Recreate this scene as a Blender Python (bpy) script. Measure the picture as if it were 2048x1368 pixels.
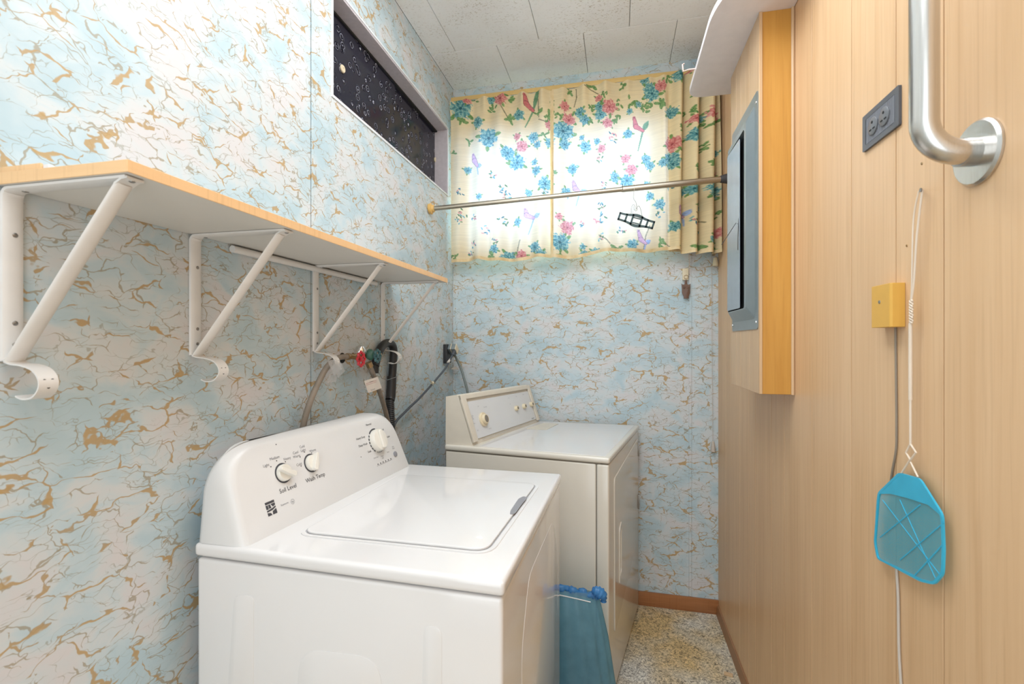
import bpy, bmesh, math, random
import numpy as np
from mathutils import Vector, Matrix

for o in list(bpy.data.objects):
    bpy.data.objects.remove(o)
scene = bpy.context.scene
col = scene.collection
PI = math.pi

# ------------------------------------------------------------------ camera, world, lights, exposure
FPX, CX, CY, H = 940.0, 1024.0, 684.0, 1.33
TH = math.atan(211 / FPX)
cc, ss = math.cos(TH), math.sin(TH)
cam_d = bpy.data.cameras.new('camera')
cam_d.sensor_width = 36.0
cam_d.lens = FPX / 2048 * 36.0
cam_d.clip_start = 0.01
cam_d.dof.use_dof = True
cam_d.dof.focus_distance = 1.75
cam_d.dof.aperture_fstop = 6.0
cam = bpy.data.objects.new('camera', cam_d)
cam.location = (0, 0, H)
cam.rotation_euler = (PI / 2, 0, TH)
col.objects.link(cam)
scene.camera = cam

world = bpy.data.worlds.new('world')
scene.world = world
world.use_nodes = True
bg = world.node_tree.nodes['Background']
bg.inputs[0].default_value = (0.58, 0.77, 1.0, 1)
bg.inputs[1].default_value = 13.0

def area_light(name, loc, target, size, size_y, power, color):
    d = bpy.data.lights.new(name, 'AREA')
    d.shape = 'RECTANGLE'; d.size = size; d.size_y = size_y
    d.energy = power; d.color = color
    o = bpy.data.objects.new(name, d)
    o.location = loc
    v = Vector(target) - Vector(loc)
    o.rotation_euler = v.to_track_quat('-Z', 'Y').to_euler()
    col.objects.link(o)
    return o

pl = bpy.data.lights.new('ceiling_globe', 'POINT'); pl.energy = 5.0; pl.color = (0.86, 0.935, 1.0); pl.shadow_soft_size = 0.11
plo = bpy.data.objects.new('ceiling_globe', pl); plo.location = (-0.12, 1.20, 2.42); col.objects.link(plo)
area_light('ceiling_bounce_fill', (-0.15, 0.55, 2.71), (-0.15, 0.552, 0), 0.95, 2.1, 19.5, (0.86, 0.935, 1.0))  # unseen panel added as soft fill for light bounced off the ceiling
area_light('rear_fill', (-0.2, -0.88, 1.30), (-0.20, 1.6, 1.25), 1.1, 2.2, 11.5, (0.86, 0.935, 1.0))  # unseen fill panel added behind the camera to even out the light

vs = scene.view_settings
vs.view_transform = 'Standard'
vs.look = 'None'
vs.gamma = 1.0
vs.use_curve_mapping = False
vs.exposure = 0.64

# ------------------------------------------------------------------ pixel helpers (a ray of the photograph met with a real plane)
def ray(px, py):
    u = (px - CX) / FPX; v = (CY - py) / FPX
    return (u * cc - ss, u * ss + cc, v)
def onx(px, py, X):
    d = ray(px, py); t = X / d[0]; return Vector((X, d[1] * t, H + d[2] * t))
def ony(px, py, Y):
    d = ray(px, py); t = Y / d[1]; return Vector((d[0] * t, Y, H + d[2] * t))
def onz(px, py, Z):
    d = ray(px, py); t = (Z - H) / d[2]; return Vector((d[0] * t, d[1] * t, Z))
def onplane(px, py, P0, n):
    d = Vector(ray(px, py)); C0 = Vector((0, 0, H))
    return C0 + d * ((P0 - C0).dot(n) / d.dot(n))

XL, XR, YB, ZC = -0.89, 0.481, 2.465, 2.73
YREAR = -0.95

# ------------------------------------------------------------------ materials
def new_mat(name):
    m = bpy.data.materials.new(name); m.use_nodes = True
    nt = m.node_tree
    return m, nt, nt.nodes['Principled BSDF']
def N(nt, typ, **kw):
    n = nt.nodes.new(typ)
    for k, v in kw.items():
        setattr(n, k, v)
    return n
def ramp(nt, stops, fac=None, interp='LINEAR'):
    r = N(nt, 'ShaderNodeValToRGB')
    r.color_ramp.interpolation = interp
    els = r.color_ramp.elements
    while len(els) < len(stops): els.new(0.5)
    for e, (p, c) in zip(els, stops):
        e.position = p
        e.color = (c[0], c[1], c[2], 1) if isinstance(c, (tuple, list)) else (c, c, c, 1)
    if fac is not None: nt.links.new(fac, r.inputs[0])
    return r
def math_n(nt, op, a, b=None, clamp=False):
    n = N(nt, 'ShaderNodeMath', operation=op); n.use_clamp = clamp
    for i, x in enumerate((a, b)):
        if x is None: continue
        if isinstance(x, (int, float)): n.inputs[i].default_value = x
        else: nt.links.new(x, n.inputs[i])
    return n.outputs[0]
def mixc(nt, fac, a, b, blend='MIX'):
    n = N(nt, 'ShaderNodeMix', data_type='RGBA', blend_type=blend)
    for i, x in ((0, fac), (6, a), (7, b)):
        if isinstance(x, (int, float)): n.inputs[i].default_value = x
        elif isinstance(x, tuple): n.inputs[i].default_value = (*x, 1)
        else: nt.links.new(x, n.inputs[i])
    return n.outputs[2]
def coords(nt, scale=(1, 1, 1), loc=(0, 0, 0), rot=(0, 0, 0)):
    g = N(nt, 'ShaderNodeNewGeometry')
    mp = N(nt, 'ShaderNodeMapping')
    mp.inputs['Scale'].default_value = scale
    mp.inputs['Location'].default_value = loc
    mp.inputs['Rotation'].default_value = rot
    nt.links.new(g.outputs['Position'], mp.inputs[0])
    return mp.outputs[0]
def noise(nt, vec, scale, detail=3, rough=0.5, dist=0.0):
    n = N(nt, 'ShaderNodeTexNoise')
    n.inputs['Scale'].default_value = scale; n.inputs['Detail'].default_value = detail
    n.inputs['Roughness'].default_value = rough; n.inputs['Distortion'].default_value = dist
    nt.links.new(vec, n.inputs['Vector'])
    return n
def bump(nt, p, height, strength=0.2, distance=0.002):
    b = N(nt, 'ShaderNodeBump')
    b.inputs['Strength'].default_value = strength; b.inputs['Distance'].default_value = distance
    nt.links.new(height, b.inputs['Height']); nt.links.new(b.outputs[0], p.inputs['Normal'])

def simple(name, c, rough=0.5, metal=0.0, var=0.04, nscale=30, coat=0.0, bumpy=0.0):
    """plain material with a slight procedural variation of tone"""
    m, nt, p = new_mat(name)
    v = coords(nt)
    n = noise(nt, v, nscale, 3)
    r = ramp(nt, [(0.3, tuple(max(0, x * (1 - var)) for x in c)), (0.7, tuple(min(1, x * (1 + var)) for x in c))], n.outputs[0])
    nt.links.new(r.outputs[0], p.inputs['Base Color'])
    p.inputs['Roughness'].default_value = rough
    p.inputs['Metallic'].default_value = metal
    p.inputs['Coat Weight'].default_value = coat
    if bumpy: bump(nt, p, n.outputs[0], bumpy, 0.001)
    return m

def wallpaper(name, off):
    m, nt, p = new_mat(name)
    L = nt.links
    v = coords(nt, (1, 1, 1.35), off)
    # clouds of blue, white and warm grey
    n1 = noise(nt, v, 7.5, 4, 0.55, 0.6)
    base = ramp(nt, [(0.36, (0.415, 0.545, 0.600)), (0.46, (0.490, 0.590, 0.630)), (0.54, (0.585, 0.615, 0.620)), (0.66, (0.635, 0.595, 0.590))], n1.outputs[0])
    n1b = noise(nt, v, 17, 3, 0.5, 0.3)
    base2 = mixc(nt, math_n(nt, 'MULTIPLY', n1b.outputs[0], 0.38), base.outputs[0], (0.52, 0.61, 0.66))
    # warped coordinates for the veins
    wn = noise(nt, v, 9, 3, 0.6)
    wv = N(nt, 'ShaderNodeVectorMath', operation='SCALE'); wv.inputs['Scale'].default_value = 0.095
    L.new(wn.outputs['Color'], wv.inputs[0])
    w2 = noise(nt, v, 45, 2, 0.5)
    wv2 = N(nt, 'ShaderNodeVectorMath', operation='SCALE'); wv2.inputs['Scale'].default_value = 0.014
    L.new(w2.outputs['Color'], wv2.inputs[0])
    a1 = N(nt, 'ShaderNodeVectorMath', operation='ADD'); L.new(v, a1.inputs[0]); L.new(wv.outputs[0], a1.inputs[1])
    a2 = N(nt, 'ShaderNodeVectorMath', operation='ADD'); L.new(a1.outputs[0], a2.inputs[0]); L.new(wv2.outputs[0], a2.inputs[1])
    def veins(scale, maskscale, lo, hi, wmin, wmax, sc, seed):
        mp = N(nt, 'ShaderNodeMapping'); mp.inputs['Scale'].default_value = sc; mp.inputs['Location'].default_value = (seed, seed * 1.7, seed * 0.6)
        L.new(a2.outputs[0], mp.inputs[0])
        vo = N(nt, 'ShaderNodeTexVoronoi', feature='DISTANCE_TO_EDGE'); vo.inputs['Scale'].default_value = scale
        L.new(mp.outputs[0], vo.inputs['Vector'])
        mk = noise(nt, mp.outputs[0], maskscale, 2, 0.5)
        wd = N(nt, 'ShaderNodeMapRange'); wd.inputs[1].default_value = lo; wd.inputs[2].default_value = hi
        wd.inputs[3].default_value = wmin; wd.inputs[4].default_value = wmax
        L.new(mk.outputs[0], wd.inputs[0])
        # line strength = 1 - smoothstep(0.6w, w, d)
        q = math_n(nt, 'DIVIDE', vo.outputs['Distance'], math_n(nt, 'MAXIMUM', wd.outputs[0], 0.0004))
        s = N(nt, 'ShaderNodeMapRange'); s.interpolation_type = 'SMOOTHSTEP'
        s.inputs[1].default_value = 0.55; s.inputs[2].default_value = 1.15; s.inputs[3].default_value = 1; s.inputs[4].default_value = 0
        L.new(q, s.inputs[0])
        return math_n(nt, 'MULTIPLY', s.outputs[0], math_n(nt, 'GREATER_THAN', wd.outputs[0], 0.0012)), wd.outputs[0]
    l1, w1 = veins(11, 15, 0.46, 0.78, 0.0, 0.085, (1.0, 1.0, 1.5), 3.1)
    l2, w2_ = veins(19, 24, 0.44, 0.72, 0.0, 0.048, (0.85, 0.85, 1.25), 8.7)
    l3, w3 = veins(30, 17, 0.45, 0.72, 0.0, 0.042, (0.8, 0.8, 1.5), 14.3)
    gold = ramp(nt, [(0.0, (0.36, 0.31, 0.23)), (0.025, (0.42, 0.29, 0.14)), (0.06, (0.46, 0.30, 0.12))], w1)
    c = mixc(nt, math_n(nt, 'MULTIPLY', l3, 0.55), base2, (0.30, 0.29, 0.23))
    c = mixc(nt, math_n(nt, 'MULTIPLY', l2, 0.70), c, (0.30, 0.24, 0.14))
    c = mixc(nt, math_n(nt, 'MULTIPLY', l1, 0.90), c, gold.outputs[0])
    L.new(c, p.inputs['Base Color'])
    p.inputs['Roughness'].default_value = 0.42
    p.inputs['Specular IOR Level'].default_value = 0.35
    bump(nt, p, n1b.outputs[0], 0.04, 0.001)
    return m

def wood(name, light, dark, sc=(60, 60, 1.6), rough=0.4, rot=(0, 0, 0), strength=1.0):
    m, nt, p = new_mat(name)
    v = coords(nt, sc, (3.3, 1.1, 0.4), rot)
    n = noise(nt, v, 1.0, 4, 0.65, 0.4)
    v2 = coords(nt, (sc[0] * 0.13, sc[1] * 0.13, sc[2] * 0.45), (0, 0, 0), rot)
    n2 = noise(nt, v2, 1.0, 3, 0.5, 0.8)
    f = math_n(nt, 'ADD', math_n(nt, 'MULTIPLY', n.outputs[0], 0.55), math_n(nt, 'MULTIPLY', n2.outputs[0], 0.45))
    r = ramp(nt, [(0.5 - 0.2 / strength, dark), (0.5 + 0.1 / strength, light)], f)
    v3 = coords(nt, (160, 160, 3.5), (7, 2, 1), rot)
    n3 = noise(nt, v3, 1.0, 2, 0.5)
    k = ramp(nt, [(0.36, (0.88, 0.85, 0.82)), (0.46, (1, 1, 1))], n3.outputs[0])
    nt.links.new(mixc(nt, 0.55, r.outputs[0], k.outputs[0], 'MULTIPLY'), p.inputs['Base Color'])
    p.inputs['Roughness'].default_value = rough
    bump(nt, p, n.outputs[0], 0.03, 0.0003)
    return m

def floor_mat():
    m, nt, p = new_mat('speckled floor vinyl')
    v = coords(nt)
    big = noise(nt, coords(nt, (1, 1, 1), (0.35, 0.2, 0)), 2.6, 3, 0.6)
    base = ramp(nt, [(0.38, (0.62, 0.45, 0.22)), (0.50, (0.62, 0.53, 0.38)), (0.62, (0.68, 0.66, 0.60))], big.outputs[0])
    s1 = noise(nt, v, 75, 4, 0.75, 1.5)
    sp = ramp(nt, [(0.36, 0.12), (0.45, 0.55), (0.52, 1.0), (0.62, 1.35)], s1.outputs[0])
    c = mixc(nt, 0.9, base.outputs[0], sp.outputs[0], 'MULTIPLY')
    vo = N(nt, 'ShaderNodeTexVoronoi'); vo.inputs['Scale'].default_value = 38; nt.links.new(v, vo.inputs['Vector'])
    dk = ramp(nt, [(0.10, 1.0), (0.20, 0.0)], vo.outputs['Distance'])
    gate = noise(nt, v, 16, 2)
    gm = ramp(nt, [(0.56, 0.0), (0.62, 0.8)], gate.outputs[0])
    c = mixc(nt, math_n(nt, 'MULTIPLY', dk.outputs[0], gm.outputs[0]), c, (0.06, 0.05, 0.045))
    nt.links.new(c, p.inputs['Base Color'])
    p.inputs['Roughness'].default_value = 0.55
    bump(nt, p, s1.outputs[0], 0.25, 0.002)
    return m

def ceiling_mat():
    m, nt, p = new_mat('pitted ceiling tile')
    v = coords(nt)
    n0 = noise(nt, v, 3.2, 3)
    base = ramp(nt, [(0.35, (0.72, 0.70, 0.67)), (0.65, (0.78, 0.77, 0.75))], n0.outputs[0])
    s = noise(nt, coords(nt, (1, 1.6, 1)), 95, 2, 0.6, 0.6)
    gate = noise(nt, v, 4.3, 2)
    g = ramp(nt, [(0.44, 0.25), (0.58, 1.0)], gate.outputs[0])
    pit = ramp(nt, [(0.36, 1.0), (0.42, 0.0)], s.outputs[0])
    c = mixc(nt, math_n(nt, 'MULTIPLY', pit.outputs[0], math_n(nt, 'MULTIPLY', g.outputs[0], 0.6)), base.outputs[0], (0.38, 0.31, 0.22))
    nt.links.new(c, p.inputs['Base Color'])
    p.inputs['Roughness'].default_value = 0.85
    bump(nt, p, s.outputs[0], 0.15, 0.002)
    return m

def bubble_glass():
    m, nt, p = new_mat('dark bubbled glass')
    v = coords(nt)
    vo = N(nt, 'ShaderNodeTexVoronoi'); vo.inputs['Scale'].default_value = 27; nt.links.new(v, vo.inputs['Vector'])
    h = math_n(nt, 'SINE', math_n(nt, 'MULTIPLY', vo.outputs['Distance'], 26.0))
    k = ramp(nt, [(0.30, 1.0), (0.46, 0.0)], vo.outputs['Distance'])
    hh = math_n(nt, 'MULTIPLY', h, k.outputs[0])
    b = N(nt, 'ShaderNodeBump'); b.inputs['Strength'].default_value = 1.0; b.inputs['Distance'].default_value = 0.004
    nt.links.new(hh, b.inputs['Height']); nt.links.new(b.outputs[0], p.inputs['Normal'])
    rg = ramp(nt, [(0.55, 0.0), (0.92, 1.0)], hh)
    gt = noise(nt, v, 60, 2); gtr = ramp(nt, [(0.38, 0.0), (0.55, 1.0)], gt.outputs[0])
    cl = mixc(nt, math_n(nt, 'MULTIPLY', rg.outputs[0], gtr.outputs[0]), (0.016, 0.016, 0.030), (0.50, 0.51, 0.60))  # rings of highlight on the bubbles, painted into the base colour
    nt.links.new(cl, p.inputs['Base Color'])
    p.inputs['Roughness'].default_value = 0.13
    p.inputs['Specular IOR Level'].default_value = 0.35
    return m

def curtain_mat():
    m, nt, p = new_mat('printed curtain cloth')
    at = N(nt, 'ShaderNodeAttribute'); at.attribute_name = 'print'
    v = coords(nt, (6, 6, 320))
    n = noise(nt, v, 1.0, 2)
    weave = ramp(nt, [(0.3, 0.88), (0.7, 1.0)], n.outputs[0])
    c = mixc(nt, 1.0, at.outputs['Color'], weave.outputs[0], 'MULTIPLY')
    tr = N(nt, 'ShaderNodeBsdfTranslucent')
    # light that comes through the thin cloth is less tinted than the light it reflects
    dv_ = N(nt, 'ShaderNodeMix', data_type='RGBA', blend_type='DIVIDE'); dv_.inputs[0].default_value = 1.0
    nt.links.new(c, dv_.inputs[6]); dv_.inputs[7].default_value = (0.93, 0.75, 0.46, 1)
    tc = mixc(nt, 0.25, dv_.outputs[2], (0.9, 0.9, 0.9))
    nt.links.new(tc, tr.inputs[0])
    nt.links.new(c, p.inputs['Base Color']); p.inputs['Roughness'].default_value = 0.9
    p.inputs['Specular IOR Level'].default_value = 0.1
    bump(nt, p, n.outputs[0], 0.2, 0.001)
    mx = N(nt, 'ShaderNodeMixShader'); mx.inputs[0].default_value = 0.15
    nt.links.new(p.outputs[0], mx.inputs[1]); nt.links.new(tr.outputs[0], mx.inputs[2])
    nt.links.new(mx.outputs[0], nt.nodes['Material Output'].inputs[0])
    return m

def film(name, c, alpha, rough=0.25, translucency=0.4):
    """thin plastic film: part clear, part glossy, part letting diffuse light through"""
    m, nt, p = new_mat(name)
    n = noise(nt, coords(nt), 22, 3)
    r = ramp(nt, [(0.3, tuple(x * 0.8 for x in c)), (0.7, c)], n.outputs[0])
    nt.links.new(r.outputs[0], p.inputs['Base Color']); p.inputs['Roughness'].default_value = rough
    tr = N(nt, 'ShaderNodeBsdfTranslucent'); nt.links.new(r.outputs[0], tr.inputs[0])
    tp = N(nt, 'ShaderNodeBsdfTransparent'); tp.inputs[0].default_value = (min(1, c[0] * 1.2 + 0.25), min(1, c[1] * 1.2 + 0.25), min(1, c[2] + 0.25), 1)
    m1 = N(nt, 'ShaderNodeMixShader'); m1.inputs[0].default_value = translucency
    nt.links.new(p.outputs[0], m1.inputs[1]); nt.links.new(tr.outputs[0], m1.inputs[2])
    m2 = N(nt, 'ShaderNodeMixShader'); m2.inputs[0].default_value = alpha
    nt.links.new(tp.outputs[0], m2.inputs[1]); nt.links.new(m1.outputs[0], m2.inputs[2])
    nt.links.new(m2.outputs[0], nt.nodes['Material Output'].inputs[0])
    return m

def window_glass():
    m, nt, p = new_mat('window glass')
    nt.nodes.remove(p)
    gl = N(nt, 'ShaderNodeBsdfGlossy'); gl.inputs['Roughness'].default_value = 0.03
    tp = N(nt, 'ShaderNodeBsdfTransparent'); tp.inputs[0].default_value = (0.93, 0.96, 0.96, 1)
    fr = N(nt, 'ShaderNodeFresnel')
    mx = N(nt, 'ShaderNodeMixShader')
    nt.links.new(fr.outputs[0], mx.inputs[0]); nt.links.new(tp.outputs[0], mx.inputs[1]); nt.links.new(gl.outputs[0], mx.inputs[2])
    nt.links.new(mx.outputs[0], nt.nodes['Material Output'].inputs[0])
    return m

def brushed(name, c, rough=0.3):
    m, nt, p = new_mat(name)
    n = noise(nt, coords(nt, (900, 900, 14)), 1.0, 2)
    r = ramp(nt, [(0.3, tuple(x * 0.88 for x in c)), (0.7, c)], n.outputs[0])
    nt.links.new(r.outputs[0], p.inputs['Base Color'])
    p.inputs['Metallic'].default_value = 1.0; p.inputs['Roughness'].default_value = rough
    return m

M = {
 'paper_left': wallpaper('marbled panel left', (0.0, 0.0, 0.0)),
 'paper_back': wallpaper('marbled panel back', (2.3, 1.1, 0.7)),
 'dark': simple('dark gap', (0.03, 0.028, 0.025), 0.9),
 'wood': wood('blond panel wood', (0.73, 0.48, 0.275), (0.63, 0.385, 0.20), (46, 46, 1.3), 0.38),
 'wood_orange': wood('orange veneer', (0.62, 0.315, 0.065), (0.50, 0.225, 0.035), (30, 30, 2.2), 0.42),
 'wood_pale': wood('pale box panel', (0.66, 0.45, 0.27), (0.57, 0.36, 0.19), (46, 46, 1.3), 0.4),
 'baseboard': wood('brown baseboard wood', (0.40, 0.165, 0.06), (0.27, 0.10, 0.035), (4, 60, 60), 0.4),
 'baseboard_side': wood('brown side baseboard wood', (0.34, 0.17, 0.08), (0.25, 0.115, 0.05), (60, 4, 60), 0.4),
 'floor': floor_mat(), 'ceiling': ceiling_mat(),
 'lavender': simple('lavender paint', (0.50, 0.455, 0.475), 0.5, var=0.06, nscale=60),
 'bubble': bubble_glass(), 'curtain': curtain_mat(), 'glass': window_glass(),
 'white_enamel': simple('white enamel', (0.745, 0.725, 0.715), 0.16, coat=0.5, var=0.01, nscale=3),
 'white_plastic': simple('white plastic', (0.69, 0.68, 0.67), 0.32, var=0.015, nscale=5),
 'knob': simple('ivory white knob', (0.78, 0.75, 0.68), 0.3, var=0.01),
 'cream_enamel': simple('cream enamel', (0.70, 0.655, 0.575), 0.18, coat=0.4, var=0.015, nscale=4),
 'cream_plastic': simple('cream plastic', (0.66, 0.605, 0.51), 0.4, var=0.02),
 'grey_face': simple('light grey control face', (0.66, 0.665, 0.67), 0.25, var=0.01, nscale=5),
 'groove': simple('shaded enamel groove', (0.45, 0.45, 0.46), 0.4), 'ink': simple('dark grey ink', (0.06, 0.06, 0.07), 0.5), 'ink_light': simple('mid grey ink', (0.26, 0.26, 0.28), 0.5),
 'knob_cap': simple('taupe knob insert', (0.20, 0.175, 0.14), 0.35),
 'black': simple('black rubber', (0.022, 0.022, 0.024), 0.45), 'blackmat': simple('black void', (0.008, 0.008, 0.008), 0.9),
 'white_paint': simple('white bracket paint', (0.72, 0.70, 0.675), 0.35, var=0.03),
 'shelf_white': simple('white shelf laminate', (0.70, 0.675, 0.63), 0.45, var=0.02, nscale=6),
 'shelf_edge': wood('peach edge banding', (0.80, 0.52, 0.27), (0.74, 0.46, 0.23), (6, 3, 60), 0.4),
 'screw': simple('dull screw steel', (0.32, 0.31, 0.30), 0.35, 1.0),
 'steel': brushed('brushed stainless steel', (0.66, 0.64, 0.61), 0.27),
 'pewter': brushed('champagne rod metal', (0.52, 0.46, 0.37), 0.33),
 'chrome': simple('chrome', (0.7, 0.7, 0.7), 0.12, 1.0), 'brass': simple('aged brass', (0.38, 0.25, 0.13), 0.35, 1.0, var=0.2),
 'red': simple('red enamel', (0.46, 0.02, 0.03), 0.3, var=0.1), 'teal_dark': simple('dark teal enamel', (0.035, 0.10, 0.11), 0.35, var=0.2),
 'green_dark': simple('dark green enamel', (0.05, 0.14, 0.10), 0.35, var=0.2),
 'hose': simple('taupe hose', (0.23, 0.19, 0.15), 0.5, var=0.12), 'hosemark': simple('hose print', (0.12, 0.07, 0.05), 0.5),
 'cord': simple('slate power cord', (0.065, 0.075, 0.09), 0.45), 'cord_grey': simple('grey power cord', (0.20, 0.23, 0.22), 0.5),
 'tag': simple('paper tag', (0.66, 0.60, 0.54), 0.7), 'greymetal': simple('grey panel enamel', (0.235, 0.275, 0.285), 0.3, 0.35, var=0.03),
 'greymetal_door': simple('pale grey door enamel', (0.36, 0.41, 0.46), 0.25, 0.4, var=0.03),
 'outlet': simple('charcoal outlet plate', (0.085, 0.09, 0.105), 0.35, var=0.1), 'outlet_rib': simple('grey rib', (0.24, 0.245, 0.27), 0.35), 'outlet_face': simple('grey receptacle', (0.15, 0.155, 0.165), 0.4),
 'mustard': simple('mustard plastic', (0.70, 0.39, 0.075), 0.45, var=0.03), 'yellow_rail': simple('yellowed rail enamel', (0.66, 0.45, 0.17), 0.4, var=0.04),
 'yellow_cup': simple('yellowed cup', (0.70, 0.43, 0.13), 0.4), 'grey_rubber': simple('dark grey rubber', (0.05, 0.05, 0.055), 0.6),
 'blue': simple('turquoise plastic', (0.035, 0.42, 0.62), 0.35, var=0.05), 'cordwhite': simple('off white string', (0.70, 0.56, 0.43), 0.7),
 'wire_white': simple('white coated wire', (0.72, 0.60, 0.48), 0.4), 'cable': simple('pale cable', (0.52, 0.46, 0.40), 0.5),
 'cable_dark': simple('grey cable', (0.26, 0.21, 0.16), 0.5),
 'owl': simple('brown owl ceramic', (0.13, 0.065, 0.04), 0.4, var=0.15), 'ivory': simple('ivory plastic', (0.70, 0.60, 0.42), 0.4),
 'hanger': simple('dark green plastic', (0.02, 0.055, 0.055), 0.35), 'wire': simple('bright wire', (0.35, 0.30, 0.25), 0.3, 1.0),
 'chip': simple('bare wood chip', (0.62, 0.42, 0.24), 0.7), 'pinkhook': simple('pinkish hook plastic', (0.62, 0.47, 0.42), 0.4),
 'bag': film('blue bag film', (0.26, 0.50, 0.66), 0.55, 0.22), 'bag_thick': film('gathered blue film', (0.10, 0.36, 0.74), 0.85, 0.25),
 'bin': simple('frosted bin plastic', (0.55, 0.58, 0.55), 0.4), 'clear': film('clear plastic', (0.75, 0.75, 0.75), 0.35, 0.15),
 'window_frame': simple('white window frame', (0.72, 0.74, 0.76), 0.4), 'box_white': simple('white painted board', (0.78, 0.72, 0.72), 0.4, var=0.03),
}
def mesh_film():
    """fine woven plastic mesh of the swatter: holes let the wall show between the threads"""
    m, nt, p = new_mat('turquoise mesh')
    p.inputs['Base Color'].default_value = (0.05, 0.40, 0.52, 1); p.inputs['Roughness'].default_value = 0.4
    v = coords(nt, (1, 1, 1), (0, 0, 0), (0.55, 0, 0))
    sx = N(nt, 'ShaderNodeSeparateXYZ'); nt.links.new(v, sx.inputs[0])
    def th(o):
        return math_n(nt, 'GREATER_THAN', math_n(nt, 'FRACT', math_n(nt, 'MULTIPLY', o, 620.0)), 0.60)
    hole = math_n(nt, 'MAXIMUM', th(sx.outputs[1]), th(sx.outputs[2]))
    tp = N(nt, 'ShaderNodeBsdfTransparent')
    mx = N(nt, 'ShaderNodeMixShader'); nt.links.new(hole, mx.inputs[0])
    nt.links.new(tp.outputs[0], mx.inputs[1]); nt.links.new(p.outputs[0], mx.inputs[2])
    nt.links.new(mx.outputs[0], nt.nodes['Material Output'].inputs[0])
    return m
M['mesh'] = mesh_film()

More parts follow.
